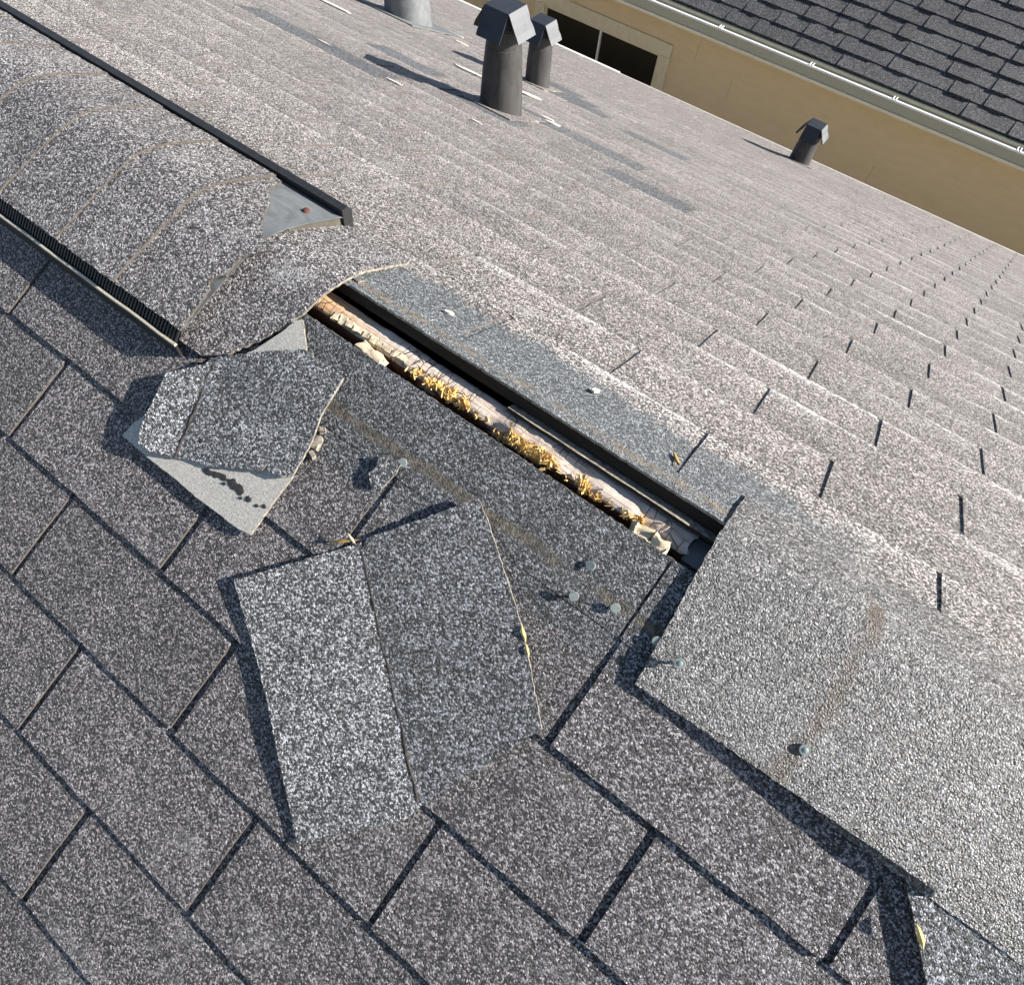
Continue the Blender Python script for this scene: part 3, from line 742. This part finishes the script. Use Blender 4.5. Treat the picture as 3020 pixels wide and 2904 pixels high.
for i in range(0, 22):
    xr = -0.015 - 0.1285 * i + rnd.uniform(-0.004, 0.004)
    sk = rnd.uniform(-0.004, 0.004); lo = rnd.uniform(-0.002, 0.002)
    if i > 8:
        pass
    vcap([(xr - 0.17, -0.156 + lo), (xr + sk, -0.157 + lo), (xr + 0.004, -0.05), (xr + 0.001, 0.05), (xr - sk, 0.1205 + lo * .5), (xr - 0.17, 0.120 + lo * .5)], 40 + i, VM, 0.0022 + 0.0006 * (i % 2))

# ------------------------------------------------------------------ loose caps on the near slope
def loose(name, outline, hfn, thick, mats, seed, label, cat, group=None, jag=0.001, grid=0.011, origin=None, mfn=None):
    ou = sum(p[0] for p in outline) / len(outline); ov = sum(p[1] for p in outline) / len(outline)
    org = Nw(ou, ov, 0.0) if origin is None else origin
    fn = lambda a, b: Nw(a, b, hfn(a, b) + 0.0007 * noise.noise(Vector((a * 12, b * 12, seed)))) - org
    o = sheet(name, outline, fn, thick, mats, None, mfn, step=0.005, grid=grid, jag=jag, seed=seed)
    o.location = org
    tag(o, label, cat, group)
    return o
def seg_side(p, a, b):
    """signed distance from the line a-b"""
    d = (b[0] - a[0], b[1] - a[1]); L = math.hypot(*d)
    return ((p[0] - a[0]) * d[1] - (p[1] - a[1]) * d[0]) / L
LM = (MG_LOOSE, M_EDGEL, MG_BACK)
f0, f1 = (0.4625, 0.2365), (0.6780, 0.4060)
def h2(a, b):
    d = seg_side((a, b), f0, f1)        # >0 on the right half
    crease = -0.0012 * math.exp(-(d / 0.006) ** 2)
    if d < 0: return 0.0090 + crease + 0.0022 * min(1.2, (-d / 0.13)) + 0.0008 * math.sin(a * 40)
    return 0.0090 + crease + 0.0050 * min(1.2, d / 0.13)
loose('loose_ridge_cap', [(0.3567, 0.3559), (0.4573, 0.2328), (0.4625, 0.2385, 0.0), (0.4605, 0.2244), (0.5427, 0.1164), (0.5676, 0.1307, 0.001), (0.6619, 0.1988, 0.001), (0.7362, 0.2688, 0.001), (0.7300, 0.2840), (0.6824, 0.4055), (0.6747, 0.4298, 0.001), (0.5974, 0.5248, 0.001), (0.5440, 0.4846, 0.001), (0.4780, 0.4346, 0.001), (0.4100, 0.3900, 0.001)],
      h2, 0.0034, (MG_LOOSE, M_EDGEL, MG_BACK, MG_SCUFF_LIT), 51, 'large folded ridge cap lying loose below the middle of the slot', 'ridge cap', mfn=lambda p: 3 if seg_side((p.x, p.y), f0, f1) < -0.004 + 0.006 * noise.noise(Vector((p.x * 60, p.y * 60, 1))) else 0)
def crease(parent, org, p0, p1, hfn, w, seed, name='fold_crack'):
    bm = bmesh.new(); n = 60; prev = None
    dx, dy = p1[0] - p0[0], p1[1] - p0[1]; L = math.hypot(dx, dy); nx_, ny_ = -dy / L, dx / L
    for i in range(n + 1):
        q = i / n; ww = w * (0.35 + 0.9 * abs(noise.noise(Vector((q * 7, seed, 0)))) + 0.5 * abs(noise.noise(Vector((q * 30, seed, 4)))))
        o_ = 0.0016 * noise.noise(Vector((q * 9, seed, 2)))
        a, b = p0[0] + dx * q + nx_ * o_, p0[1] + dy * q + ny_ * o_
        cur = [bm.verts.new(Nw(a + nx_ * k * ww, b + ny_ * k * ww, hfn(a + nx_ * k * ww, b + ny_ * k * ww) + hh) - org) for k, hh in ((-1, -0.0004), (-0.3, 0.0009), (0.4, 0.0008), (1, -0.0004))]
        if prev:
            for k in range(3): bm.faces.new((prev[k], cur[k], cur[k + 1], prev[k + 1]))
        prev = cur
    return from_bm(name, bm, M_CRACK, parent)
_c2 = [o for o in C.objects if o.name.startswith('loose_ridge_cap')][-1]
crease(_c2, _c2.location.copy(), (0.4640, 0.2400), (0.6750, 0.4080), h2, 0.0034, 3)
# smaller cap, folded, at the left; its pale back shows under it
g0, g1 = (0.160, 0.160), (0.200, 0.295)
def h1(a, b):
    d = seg_side((a, b), g0, g1)
    if d > 0: return 0.0163 + 0.0025 * min(1, d / 0.12) + 0.0008 * math.sin(b * 60)
    return 0.0163 + 0.0055 * min(1.2, -d / 0.06)
t = loose('loose_ridge_cap', [(0.1221, 0.2310, 0.002), (0.1189, 0.2120, 0.002), (0.1486, 0.1793, 0.002), (0.1603, 0.1599, 0.002), (0.1945, 0.1336, 0.002), (0.2362, 0.1027, 0.001), (0.2582, 0.0894, 0.002), (0.2693, 0.0881, 0.002), (0.2838, 0.0935, 0.002), (0.2977, 0.0885, 0.001), (0.3230, 0.0906, 0.0006), (0.3262, 0.1166, 0.0006), (0.3291, 0.1446, 0.0008), (0.3376, 0.1721, 0.001), (0.3437, 0.2182, 0.0006), (0.3347, 0.2266, 0.0004), (0.3247, 0.2291, 0.0004), (0.3141, 0.2309), (0.3085, 0.2242), (0.3070, 0.2350), (0.2401, 0.2717, 0.0006), (0.2192, 0.2775, 0.0006), (0.1836, 0.2940, 0.001), (0.1644, 0.3010, 0.002), (0.1460, 0.3010, 0.002), (0.1379, 0.2880, 0.002), (0.1308, 0.2700, 0.002), (0.1276, 0.2498, 0.002)],
      h1, 0.0030, (MG_LOOSE, M_EDGEL, MG_BACK, MG_SCUFF_LIT), 52, 'smaller crumpled ridge cap folded over its pale back, left of the slot', 'ridge cap', mfn=lambda p: 3 if seg_side((p.x, p.y), g0, g1) < -0.004 + 0.006 * noise.noise(Vector((p.x * 60, p.y * 60, 1))) else 0)
org1 = t.location.copy()
crease(t, org1, (0.1625, 0.1660), (0.1980, 0.2880), h1, 0.0045, 8)
back = sheet('folded_under_part', [(0.1119, 0.3085, 0.001), (0.1145, 0.2889, 0.001), (0.1244, 0.2638, 0.001), (0.160, 0.20), (0.30, 0.17), (0.3406, 0.2191, 0.0008), (0.3397, 0.2665, 0.0008), (0.3406, 0.3035, 0.002), (0.3208, 0.3071, 0.001), (0.2552, 0.3096, 0.001), (0.1971, 0.3088, 0.001), (0.1569, 0.3097, 0.001)],
      lambda a, b: Nw(a, b, 0.0125 + 0.0006 * noise.noise(Vector((a * 15, b * 15, 4)))) - org1, 0.0034, (MG_BACK, M_EDGEL, MG_LOOSE), t, step=0.005, grid=0.012, jag=0.001, seed=53)
back['label'] = 'pale grey sanded back of the folded cap'
def blots(parent, org, lst, hfn, name='tar_blotch'):
    for i, (a, b, r1, r2, an) in enumerate(lst):
        bm = bmesh.new(); n = 22; ring = []
        c = bm.verts.new(Nw(a, b, hfn(a, b) + 0.0014) - org)
        for k in range(n):
            th = 2 * math.pi * k / n; rr = 1 + 0.45 * noise.noise(Vector((math.cos(th) * 2, math.sin(th) * 2, i * 3.3))) + 0.2 * noise.noise(Vector((math.cos(th) * 6, math.sin(th) * 6, i)))
            x, y = math.cos(th) * r1 * rr, math.sin(th) * r2 * rr
            ring.append(bm.verts.new(Nw(a + x * math.cos(an) - y * math.sin(an), b + x * math.sin(an) + y * math.cos(an), hfn(a, b) + 0.0002) - org))
        for k in range(n): bm.faces.new((c, ring[k], ring[(k + 1) % n]))
        from_bm(name, bm, M_TAR, parent)
hb = lambda a, b: 0.0128
blots(t, org1, [(0.2450, 0.2770, 0.009, 0.0035, -0.15), (0.2560, 0.2735, 0.008, 0.0040, -0.3), (0.2656, 0.2709, 0.006, 0.0035, 0), (0.2825, 0.2700, 0.010, 0.0052, 0.1), (0.294, 0.2700, 0.007, 0.0045, 0.4), (0.3110, 0.2727, 0.0042, 0.0036, 0.8), (0.3252, 0.2724, 0.0026, 0.0020, 0), (0.3335, 0.2675, 0.0030, 0.0022, 0), (0.272, 0.2760, 0.003, 0.002, 0), (0.302, 0.277, 0.0022, 0.002, 0)], hb)
blots(t, org1, [(0.2143, 0.252, 0.0036, 0.0036, 0)], lambda a, b: h1(a, b) - 0.0004)
# torn light flap that still hangs from the cap left of the slot
loose('torn_flap', [(0.180, 0.150, 0.001), (0.1975, 0.122, 0.001), (0.2151, 0.0819, 0.001), (0.2193, 0.0665, 0.001), (0.2267, 0.0603), (0.2435, 0.0759, 0.001), (0.2600, 0.0925, 0.001), (0.258, 0.104), (0.2333, 0.118), (0.1913, 0.150)],
      lambda a, b: 0.0125, 0.003, (MG_BACK, M_EDGEL, MG_LOOSE), 54, 'pale torn paper-backed flap between the crumpled cap and the slot', 'torn shingle')
# crumpled tan bits beside the folded cap
for i, (a, b, sx, sy) in enumerate([(0.3400, 0.1720, 0.009, 0.016), (0.3440, 0.1860, 0.005, 0.009), (0.3360, 0.1560, 0.005, 0.007)]):
    chunk('shingle_crumb', Nw(a, b, 0.009), (sx, sy, 0.007), 21 + i * 3, M_EDGEL, 0.3 + i, parent=None)
    tag(bpy.context.scene.objects[-1] if False else [o for o in C.objects if o.name.startswith('shingle_crumb')][-1], ['largest tan crumb of shingle at the right edge of the crumpled cap', 'small tan crumb of shingle below the largest one, right of the crumpled cap', 'small tan crumb of shingle above the largest one, right of the crumpled cap'][i], 'shingle crumb')
# shingle that sticks out under the lifted caps, bottom right corner
loose('loose_ridge_cap', [(1.0570, 0.150), (1.0600, 0.166), (1.1209, 0.2357, 0.0012), (1.1600, 0.2850), (1.33, 0.285), (1.33, 0.150)],
      lambda a, b: 0.0095 + 0.0035 * max(0.0, min(1.0, (b - 0.17) / 0.07)) * max(0.0, 1 - (a - 1.05) / 0.2), 0.0034, (MG_LOOSE, M_EDGE, MG_BACK), 55, 'shingle piece poking out from under the lifted caps in the bottom right corner', 'ridge cap')

# ragged bit of adhesive beside the nails above the large loose cap
loose('adhesive_patch', [(0.4135, 0.142, 0.001), (0.4222, 0.1363, 0.001), (0.4334, 0.1357, 0.001), (0.4421, 0.1345), (0.4441, 0.1459, 0.0006), (0.4397, 0.170, 0.0006), (0.4271, 0.1745, 0.001), (0.4162, 0.1644, 0.002), (0.4190, 0.152, 0.001)],
      lambda a, b: 0.0098, 0.0022, (MG_LOOSE, M_EDGEL, MG_BACK), 56, 'torn grey scrap stuck beside the two nails above the large loose cap', 'torn shingle', grid=0.006)

# splinters and leaf bits
def splinter(name, P0, P1, w, mat, label, cat, seed):
    d = (P1 - P0); L = d.length; bm = bmesh.new(); rows = []; n = 8
    up = NN; side = d.normalized().cross(up)
    for i in range(n + 1):
        t_ = i / n; ww = w * math.sin(math.pi * min(0.98, max(0.03, t_))) * (1 + 0.4 * noise.noise(Vector((i * 0.9, seed, 0))))
        c = P0 + d * t_ + up * (0.0012 * math.sin(t_ * 3) + 0.0006 * noise.noise(Vector((i, seed, 2)))) + side * w * 0.5 * noise.noise(Vector((i * 0.6, 9, seed)))
        rows.append([bm.verts.new(c - side * ww), bm.verts.new(c + up * ww * 0.7), bm.verts.new(c + side * ww), bm.verts.new(c - up * ww * 0.2)])
    for i in range(n):
        for k in range(4): bm.faces.new((rows[i][k], rows[i + 1][k], rows[i + 1][(k + 1) % 4], rows[i][(k + 1) % 4]))
    bm.faces.new(rows[0]); bm.faces.new(rows[-1][::-1])
    bmesh.ops.translate(bm, verts=bm.verts, vec=-P0)
    o = from_bm(name, bm, mat, None); o.location = P0
    tag(o, label, cat); return o
splinter('wood_splinter', Nw(0.4279, 0.2526, 0.0135), Nw(0.4570, 0.2300, 0.0145), 0.0022, M_LEAF, 'curled orange leaf scrap lying across the tip of the large loose cap', 'leaf scrap', 1)
splinter('wood_splinter', Nw(0.4400, 0.2320, 0.0155), Nw(0.4560, 0.2365, 0.0150), 0.0018, M_CHUNK, 'pale splinter crossing the orange leaf scrap', 'wood splinter', 2)
splinter('wood_splinter', Nw(0.6590, 0.1970, 0.0150), Nw(0.6740, 0.2090, 0.0150), 0.0022, M_ROT, 'yellow wood splinter on the right edge of the large loose cap, upper of two', 'wood splinter', 3)
splinter('wood_splinter', Nw(0.6750, 0.2100, 0.0150), Nw(0.6850, 0.2190, 0.0150), 0.0016, M_ROT, 'yellow wood splinter on the right edge of the large loose cap, lower of two', 'wood splinter', 4)
splinter('wood_splinter', Nw(1.0900, 0.1990, 0.0125), Nw(1.1040, 0.2130, 0.0130), 0.0030, M_ROT, 'orange wood crumb on the shingle piece in the bottom right corner', 'wood splinter', 5)
def chip(u, v, w, l, ang, mat, label, seed, far=True, h=0.0085, cat='shingle scrap'):
    W = Fw if far else Nw
    pts = []
    for k in range(9):
        th = 2 * math.pi * k / 9; rr = 1 + 0.4 * noise.noise(Vector((math.cos(th), math.sin(th), seed * 1.7)))
        x, y = math.cos(th) * l * rr, math.sin(th) * w * rr
        pts.append((u + x * math.cos(ang) - y * math.sin(ang), v + x * math.sin(ang) + y * math.cos(ang)))
    org = W(u, v, 0)
    bm = bmesh.new()
    a = [bm.verts.new(W(p[0], p[1], h) - org) for p in pts]; b = [bm.verts.new(W(p[0], p[1], h - 0.003) - org) for p in pts]
    bm.faces.new(a); bm.faces.new(b[::-1])
    for i in range(9): bm.faces.new((a[i], a[(i + 1) % 9], b[(i + 1) % 9], b[i]))
    o = from_bm('shingle_scrap' if cat == 'shingle scrap' else 'dry_leaf', bm, mat, None); o.location = org; tag(o, label, cat)
CH = [(-0.905, 1.86, 0.020, 0.085, 0.12, 'long pale scrap left of the tallest pipe'), (-0.70, 1.975, 0.03, 0.05, 0.4, 'pale scrap right of the tallest pipe at its foot'), (-0.385, 1.64, 0.014, 0.032, 0.3, 'white scrap to the right of the tallest pipe, lower of two'), (-0.43, 1.68, 0.012, 0.026, 0.2, 'white scrap to the right of the tallest pipe, upper of two'),
      (-1.66, 2.73, 0.022, 0.07, 0.15, 'white scrap right of the cut-off metal pipe'), (-1.45, 2.52, 0.014, 0.04, 0.2, 'small pale scrap between the cut-off pipe and the tallest pipe'), (-0.646, 1.10, 0.006, 0.030, 0.05, 'thin pale scrap down slope of the dark pipe shadow'), (-0.355, 1.125, 0.005, 0.02, 0.0, 'thin pale sliver on the bare shingles below the tallest pipe'),
      (-1.67, 1.85, 0.02, 0.14, 0.0, 'long bright scrap near the top edge of the picture'), (-0.97, 1.14, 0.005, 0.032, 0.0, 'pale sliver left of the pipe shadow tips')]
for i, (u, v, w, l, a, lb) in enumerate(CH): chip(u, v, w, l, a, M_PALEBIT, lb, i)
chip(0.345, 0.082, 0.0035, 0.006, 0.3, M_PALEBIT, 'small cream leaf bit on the clean strip behind the slot, near its left end', 21, h=0.0075, cat='leaf bit')
chip(0.560, 0.105, 0.0035, 0.006, 1.0, M_PALEBIT, 'small cream leaf bit behind the middle of the slot', 22, h=0.0095, cat='leaf bit')
chip(0.690, 0.070, 0.0016, 0.010, -0.9, M_LEAF, 'thin curled leaf bit behind the right part of the slot', 23, h=0.0075, cat='leaf bit')

# ------------------------------------------------------------------ vent pipes
def pipe(loc, r0, r1, H, capw, flap, label, galv=False, rot=0.0, taper_h=None):
    p = empty('vent_pipe', loc, label, 'vent pipe')
    mp = M_GALV if galv else M_PIPE
    bm = bmesh.new(); n = 40; prof = [(r0 * 1.06, -0.09), (r0 * 1.02, -0.02), (r0, 0.0), (r0 * 0.97, H * 0.15), (r0 * 0.55 + r1 * 0.45, H * 0.5), (r1 * 1.03, H * 0.80), (r1 * 1.03, H * 0.815), (r1, H * 0.82), (r1, H + 0.01)]
    rings = [[bm.verts.new((r * math.cos(2 * math.pi * k / n), r * math.sin(2 * math.pi * k / n), z)) for k in range(n)] for r, z in prof]
    for a, b in zip(rings, rings[1:]):
        for k in range(n): bm.faces.new((a[k], a[(k + 1) % n], b[(k + 1) % n], b[k])).smooth = True
    bm.faces.new(rings[-1])
    from_bm('pipe', bm, mp, p)
    # flat flashing on the slope
    bm = bmesh.new()
    Wl = r0 * 1.5
    hex8(bm, [Fw(-Wl, -Wl, 0.004), Fw(Wl, -Wl, 0.004), Fw(Wl, Wl * 1.3, 0.006), Fw(-Wl, Wl * 1.3, 0.006)], [Fw(-Wl, -Wl, 0.0082), Fw(Wl, -Wl, 0.0082), Fw(Wl, Wl * 1.3, 0.0095), Fw(-Wl, Wl * 1.3, 0.0095)])
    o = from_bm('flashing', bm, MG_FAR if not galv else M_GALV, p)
    # hood: flat top and four bent flaps with open corners
    a = capw / 2; th = 0.0015
    Rz = Matrix.Rotation(rot, 4, 'Z')
    bm = bmesh.new(); box(bm, -a, a, -a, a, H + 0.055, H + 0.0565, Rz)
    from_bm('hood_top', bm, M_HOOD if not galv else M_GALV, p)
    for k in range(4):
        bm = bmesh.new(); Rk = Rz @ Matrix.Rotation(math.pi / 2 * k, 4, 'Z')
        ang = math.radians(58); dx, dz = flap * math.cos(ang), -flap * math.sin(ang)
        t0 = H + 0.0565
        nseg = 4; rows = []
        for i in range(nseg + 1):
            q = i / nseg
            x = a + dx * q; z = t0 + dz * q; dent = 0.003 * noise.noise(Vector((q * 3, k * 4.1, H)))
            rows.append([(x + dent, y, z + dent) for y in (-a * 0.98, -a * 0.3, a * 0.35, a * 0.98)])
        for i in range(nseg):
            for j in range(3):
                A = [rows[i][j], rows[i][j + 1], rows[i + 1][j + 1], rows[i + 1][j]]
                B = [(x - 0.0012, y, z - 0.0008) for x, y, z in A]
                hex8(bm, [Rk @ Vector(v) for v in A], [Rk @ Vector(v) for v in B])
        bmesh.ops.remove_doubles(bm, verts=bm.verts, dist=0.00005)
        # small folded lips down both sides
        for sgn in (-1, 1):
            A = [(a, sgn * a * 0.98, t0), (a + dx, sgn * a * 0.98, t0 + dz), (a + dx - 0.010, sgn * a * 0.80, t0 + dz - 0.004), (a - 0.001, sgn * a * 0.97, t0 - 0.002)]
            B = [(x - 0.0007, y, z - 0.0007) for x, y, z in A]
            hex8(bm, [Rk @ Vector(v) for v in A], [Rk @ Vector(v) for v in B])
        from_bm('hood_flap', bm, M_HOOD if k != 0 and not galv else (M_GALV if galv else M_HOOD_LIT), p)
    # collar inside the hood, in its shade
    bm = bmesh.new(); bmesh.ops.create_cone(bm, cap_ends=False, segments=28, radius1=r1 * 1.02, radius2=r1 * 0.72, depth=0.05, matrix=Matrix.Translation((0, 0, H + 0.03)))
    from_bm('hood_collar', bm, M_BLACK, p)
    return p
pipe(Vector((-0.495, 1.335, -0.601)), 0.071, 0.054, 0.243, 0.088, 0.076, 'tallest black tapered vent pipe with a bent metal hood, nearest the slot')
pipe(Vector((-0.885, 2.150, -0.967)), 0.058, 0.050, 0.205, 0.080, 0.074, 'black vent pipe half hidden behind the tallest one')
pipe(Vector((0.039, 4.025, -1.812)), 0.072, 0.060, 0.200, 0.100, 0.085, 'black vent pipe alone near the eave, in front of the tan wall')
pipe(Vector((-1.765, 2.262, -1.016)), 0.118, 0.080, 0.33, 0.12, 0.11, 'pale galvanised pipe cut off by the top edge of the picture', galv=True)

# ------------------------------------------------------------------ own eave
bm = bmesh.new()
for x0, x1 in ((X0, -1.745),):
    e = Fw(0, 5.165, 0); y, z = e.y, e.z
    box(bm, x0, x1, y + 0.034, y + 0.046, z - 0.08, z - 0.016)
    box(bm, x0, x1, y - 0.004, y + 0.034, z - 0.08, z - 0.072)
from_bm('gutter', bm, M_WHITE, roof)
bm = bmesh.new(); e = Fw(0, 5.155, 0)
box(bm, X0, X1, e.y - 0.004, e.y + 0.003, e.z - 0.12, e.z - 0.001)
from_bm('fascia', bm, M_WHITE, roof)

# ------------------------------------------------------------------ the neighbouring house
WY = 5.62
house = empty('neighbouring_house', (0, WY, -5.2), 'tan house beyond the eave with a dark shingle roof, white gutter and wide dark window', 'house')
HL = (0, WY, -5.2)
ZT = -1.88
# lap siding boards, each a board
bz = ZT; k = 0
edges = []
while bz > -5.1:
    cuts = [-12.0]
    x = -12.0 + (k * 1.37) % 3.0
    while x < 9.0: x += 3.66; cuts.append(min(x, 9.0))
    edges.append((bz, cuts)); bz -= 0.185; k += 1
JO = {1: [-1.457], 2: [-1.06], 3: [0.38], 4: [0.745]}
wx0, wx1, wz0, wz1 = -3.205, -1.685, -2.86, -2.20     # outer edge of the window trim
for k, (bz, cuts) in enumerate(edges):
    if k in JO: cuts = [-12.0, JO[k][0] - 3.66, JO[k][0], JO[k][0] + 3.66, 9.0]
    cuts = sorted(set(cuts))
    for a, b in zip(cuts, cuts[1:]):
        for (c, d, zz0, zz1) in ((a, b, bz - 0.185, bz),):
            pieces = [(c, d)]
            if zz1 > wz0 + 0.005 and zz0 < wz1 - 0.06: pieces = [(c, min(d, wx0 + 0.02)), (max(c, wx1 - 0.02), d)]
            for c2, d2 in pieces:
                if d2 - c2 < 0.02: continue
                bm = bmesh.new()
                hex8(bm, [(c2 + 0.0012, WY - 0.0025, zz0 - 0.004), (d2 - 0.0012, WY - 0.0025, zz0 - 0.004), (d2 - 0.0012, WY + 0.010, zz0 - 0.004), (c2 + 0.0012, WY + 0.010, zz0 - 0.004)],
                     [(c2 + 0.0012, WY + 0.0015, zz1), (d2 - 0.0012, WY + 0.0015, zz1), (d2 - 0.0012, WY + 0.010, zz1), (c2 + 0.0012, WY + 0.010, zz1)])
                rel(from_bm('siding_board', bm, M_SIDING, house), HL)
bm = bmesh.new()
box(bm, -12, 9, WY + 0.011, WY + 0.15, -5.2, wz0)
box(bm, -12, 9, WY + 0.011, WY + 0.15, wz1 - 0.05, ZT + 0.03)
box(bm, -12, wx0 + 0.05, WY + 0.011, WY + 0.15, wz0, wz1 - 0.05)
box(bm, wx1 - 0.05, 9, WY + 0.011, WY + 0.15, wz0, wz1 - 0.05)
rel(from_bm('wall', bm, M_DARKWOOD, house), HL)
win = bpy.data.objects.new('window', None); C.objects.link(win); win.parent = house; win.location = Vector((-2.44, WY, -2.5)) - Vector(HL)
WL = (-2.44, WY, -2.5)
tw = 0.105
for nm, (x0, x1, z0, z1) in (('trim', (wx0, wx1, wz1 - tw, wz1)), ('trim', (wx0, wx0 + tw, wz0, wz1 - tw - 0.002)), ('trim', (wx1 - tw, wx1, wz0, wz1 - tw - 0.002)), ('trim', (wx0 + tw + .002, wx1 - tw - .002, wz0, wz0 + tw))):
    bm = bmesh.new(); box(bm, x0, x1, WY - 0.024, WY + 0.0105, z0, z1); rel(from_bm(nm, bm, M_CREAM, win), WL)
ix0, ix1, iz0, iz1 = wx0 + tw + .002, wx1 - tw - .002, wz0 + tw + .002, wz1 - tw - .002
fw = 0.020
bm = bmesh.new()
box(bm, ix0, ix1, WY - 0.008, WY + 0.03, iz1 - fw, iz1); box(bm, ix0, ix1, WY - 0.008, WY + 0.03, iz0, iz0 + fw)
box(bm, ix0, ix0 + fw, WY - 0.008, WY + 0.03, iz0 + fw, iz1 - fw); box(bm, ix1 - fw, ix1, WY - 0.008, WY + 0.03, iz0 + fw, iz1 - fw)
rel(from_bm('frame', bm, M_CREAM, win), WL)
bm = bmesh.new(); box(bm, -2.455, -2.437, WY - 0.010, WY + 0.028, iz0 + fw, iz1 - fw); rel(from_bm('mullion', bm, M_WHITE, win), WL)
for a, b in ((ix0 + fw, -2.456), (-2.436, ix1 - fw)):
    bm = bmesh.new(); box(bm, a, b, WY + 0.012, WY + 0.018, iz0 + fw, iz1 - fw); rel(from_bm('pane', bm, M_GLASS, win), WL)
# eave, gutter and brackets
GY, GZ = 5.30, -1.815
bm = bmesh.new(); box(bm, -12, 9, GY, GY + 0.008, GZ - 0.072, GZ - 0.012); box(bm, -12, 9, GY, GY + 0.115, GZ - 0.080, GZ - 0.0725); box(bm, -12, 9, GY + 0.115, GY + 0.12, GZ - 0.080, GZ - 0.03)
rel(from_bm('gutter', bm, M_PALE, house), HL)
bm = bmesh.new(); box(bm, -12, 9, GY - 0.006, GY + 0.012, GZ - 0.0118, GZ); rel(from_bm('gutter_rim', bm, M_WHITE, house), HL)
bm = bmesh.new(); box(bm, -12, 9, GY - 0.010, GY + 0.004, GZ - 0.098, GZ - 0.0805); rel(from_bm('gutter_lip', bm, M_CREAM, house), HL)
bm = bmesh.new(); box(bm, -12, 9, GY + 0.121, GY + 0.145, GZ - 0.14, GZ - 0.01); box(bm, -12, 9, GY + 0.10, WY + 0.01, GZ - 0.152, GZ - 0.144)
rel(from_bm('eave_board', bm, M_CREAM, house), HL)
bm = bmesh.new(); box(bm, -12, 9, GY + 0.010, GY + 0.113, GZ - 0.0720, GZ - 0.050)
o = rel(from_bm('gutter_debris', bm, plain('wet_debris', (0.035, 0.03, 0.024), 0.9, 0.2, nscale=25, var=0.6, bumpd=0.01), house), HL); o['kind'] = 'stuff'
for x in (-4.4, -3.6, -2.8, -2.0, -1.22, -0.42, 0.26, 1.19, 2.0):
    bm = bmesh.new()
    for d in (0, 0.022): box(bm, x + d - 0.004, x + d + 0.004, GY - 0.002, GY + 0.05, GZ + 0.0005, GZ + 0.004)
    rel(from_bm('gutter_bracket', bm, M_WHITE, house), HL)
# roof of heavy laminated shingles
Q = math.radians(23.0); cq, sq = math.cos(Q), math.sin(Q)
RY, RZ = GY + 0.085, GZ - 0.02
def Hw(x, s, h=0.0): return Vector((x, RY + s * cq - h * sq, RZ + s * sq + h * cq))
bm = bmesh.new()
hex8(bm, [Hw(-12, 0.07, -0.03), Hw(9, 0.07, -0.03), Hw(9, 6.5, -0.03), Hw(-12, 6.5, -0.03)], [Hw(-12, 0.07, -0.002), Hw(9, 0.07, -0.002), Hw(9, 6.5, -0.002), Hw(-12, 6.5, -0.002)])
rel(from_bm('roof_deck', bm, M_DARKWOOD, house), HL)
EX = 0.141
pcs = []; r2 = random.Random(5)
for j in range(46):
    s0 = 0.055 + j * EX; x = -12 + r2.uniform(0, 0.3); hi = True
    while x < 9:
        w = r2.choice((0.10, 0.125, 0.14, 0.17, 0.20)) + r2.uniform(-0.01, 0.01)
        pcs.append((j, s0, x, w, hi, Hw(x + w / 2, s0 + EX / 2))); x += w; hi = not hi if r2.random() < 0.85 else hi
v2 = [p for p in pcs if in_view(p[5], 60)]
v2.sort(key=lambda p: (p[5] - CAM).length); near2 = set(id(p) for p in v2[:295])
bV, bF = [], []
meshc = {}
for p in pcs:
    j, s0, x, w, hi, c = p
    h0, h1_ = (0.003, 0.017) if hi else (0.0015, 0.0095)
    sl = -0.004 if hi else 0.0
    g = 0.0012 if hi else 0.0
    P = [Hw(x + g, s0 + EX + 0.004, h0), Hw(x + w - g, s0 + EX + 0.004, h0), Hw(x + w - g, s0 + sl, h1_), Hw(x + g, s0 + sl, h1_)]
    P += [Hw(x + g, s0 + EX + 0.004, -0.001), Hw(x + w - g, s0 + EX + 0.004, -0.001), Hw(x + w - g, s0 + sl, 0.0), Hw(x + g, s0 + sl, 0.0)]
    F = [(0, 1, 2, 3), (3, 2, 6, 7), (0, 3, 7, 4), (1, 5, 6, 2)]
    if id(p) in near2:
        key = (round(w, 2), hi)
        org = Hw(x, s0)
        me = bpy.data.meshes.new('roof_shingle'); me.from_pydata([q - org for q in P], [], F); me.update(); me.materials.append(M_NEIGH)
        o = bpy.data.objects.new('roof_shingle', me); C.objects.link(o); o.parent = house; o.location = org - Vector(HL)
    else:
        b = len(bV); bV += [q - Vector(HL) for q in P]; bF += [tuple(b + i for i in f) for f in F]
me = bpy.data.meshes.new('roof_shingle_field'); me.from_pydata(bV, [], bF); me.update()
o = link('roof_shingle_field', me, M_NEIGH, house); o['kind'] = 'stuff'
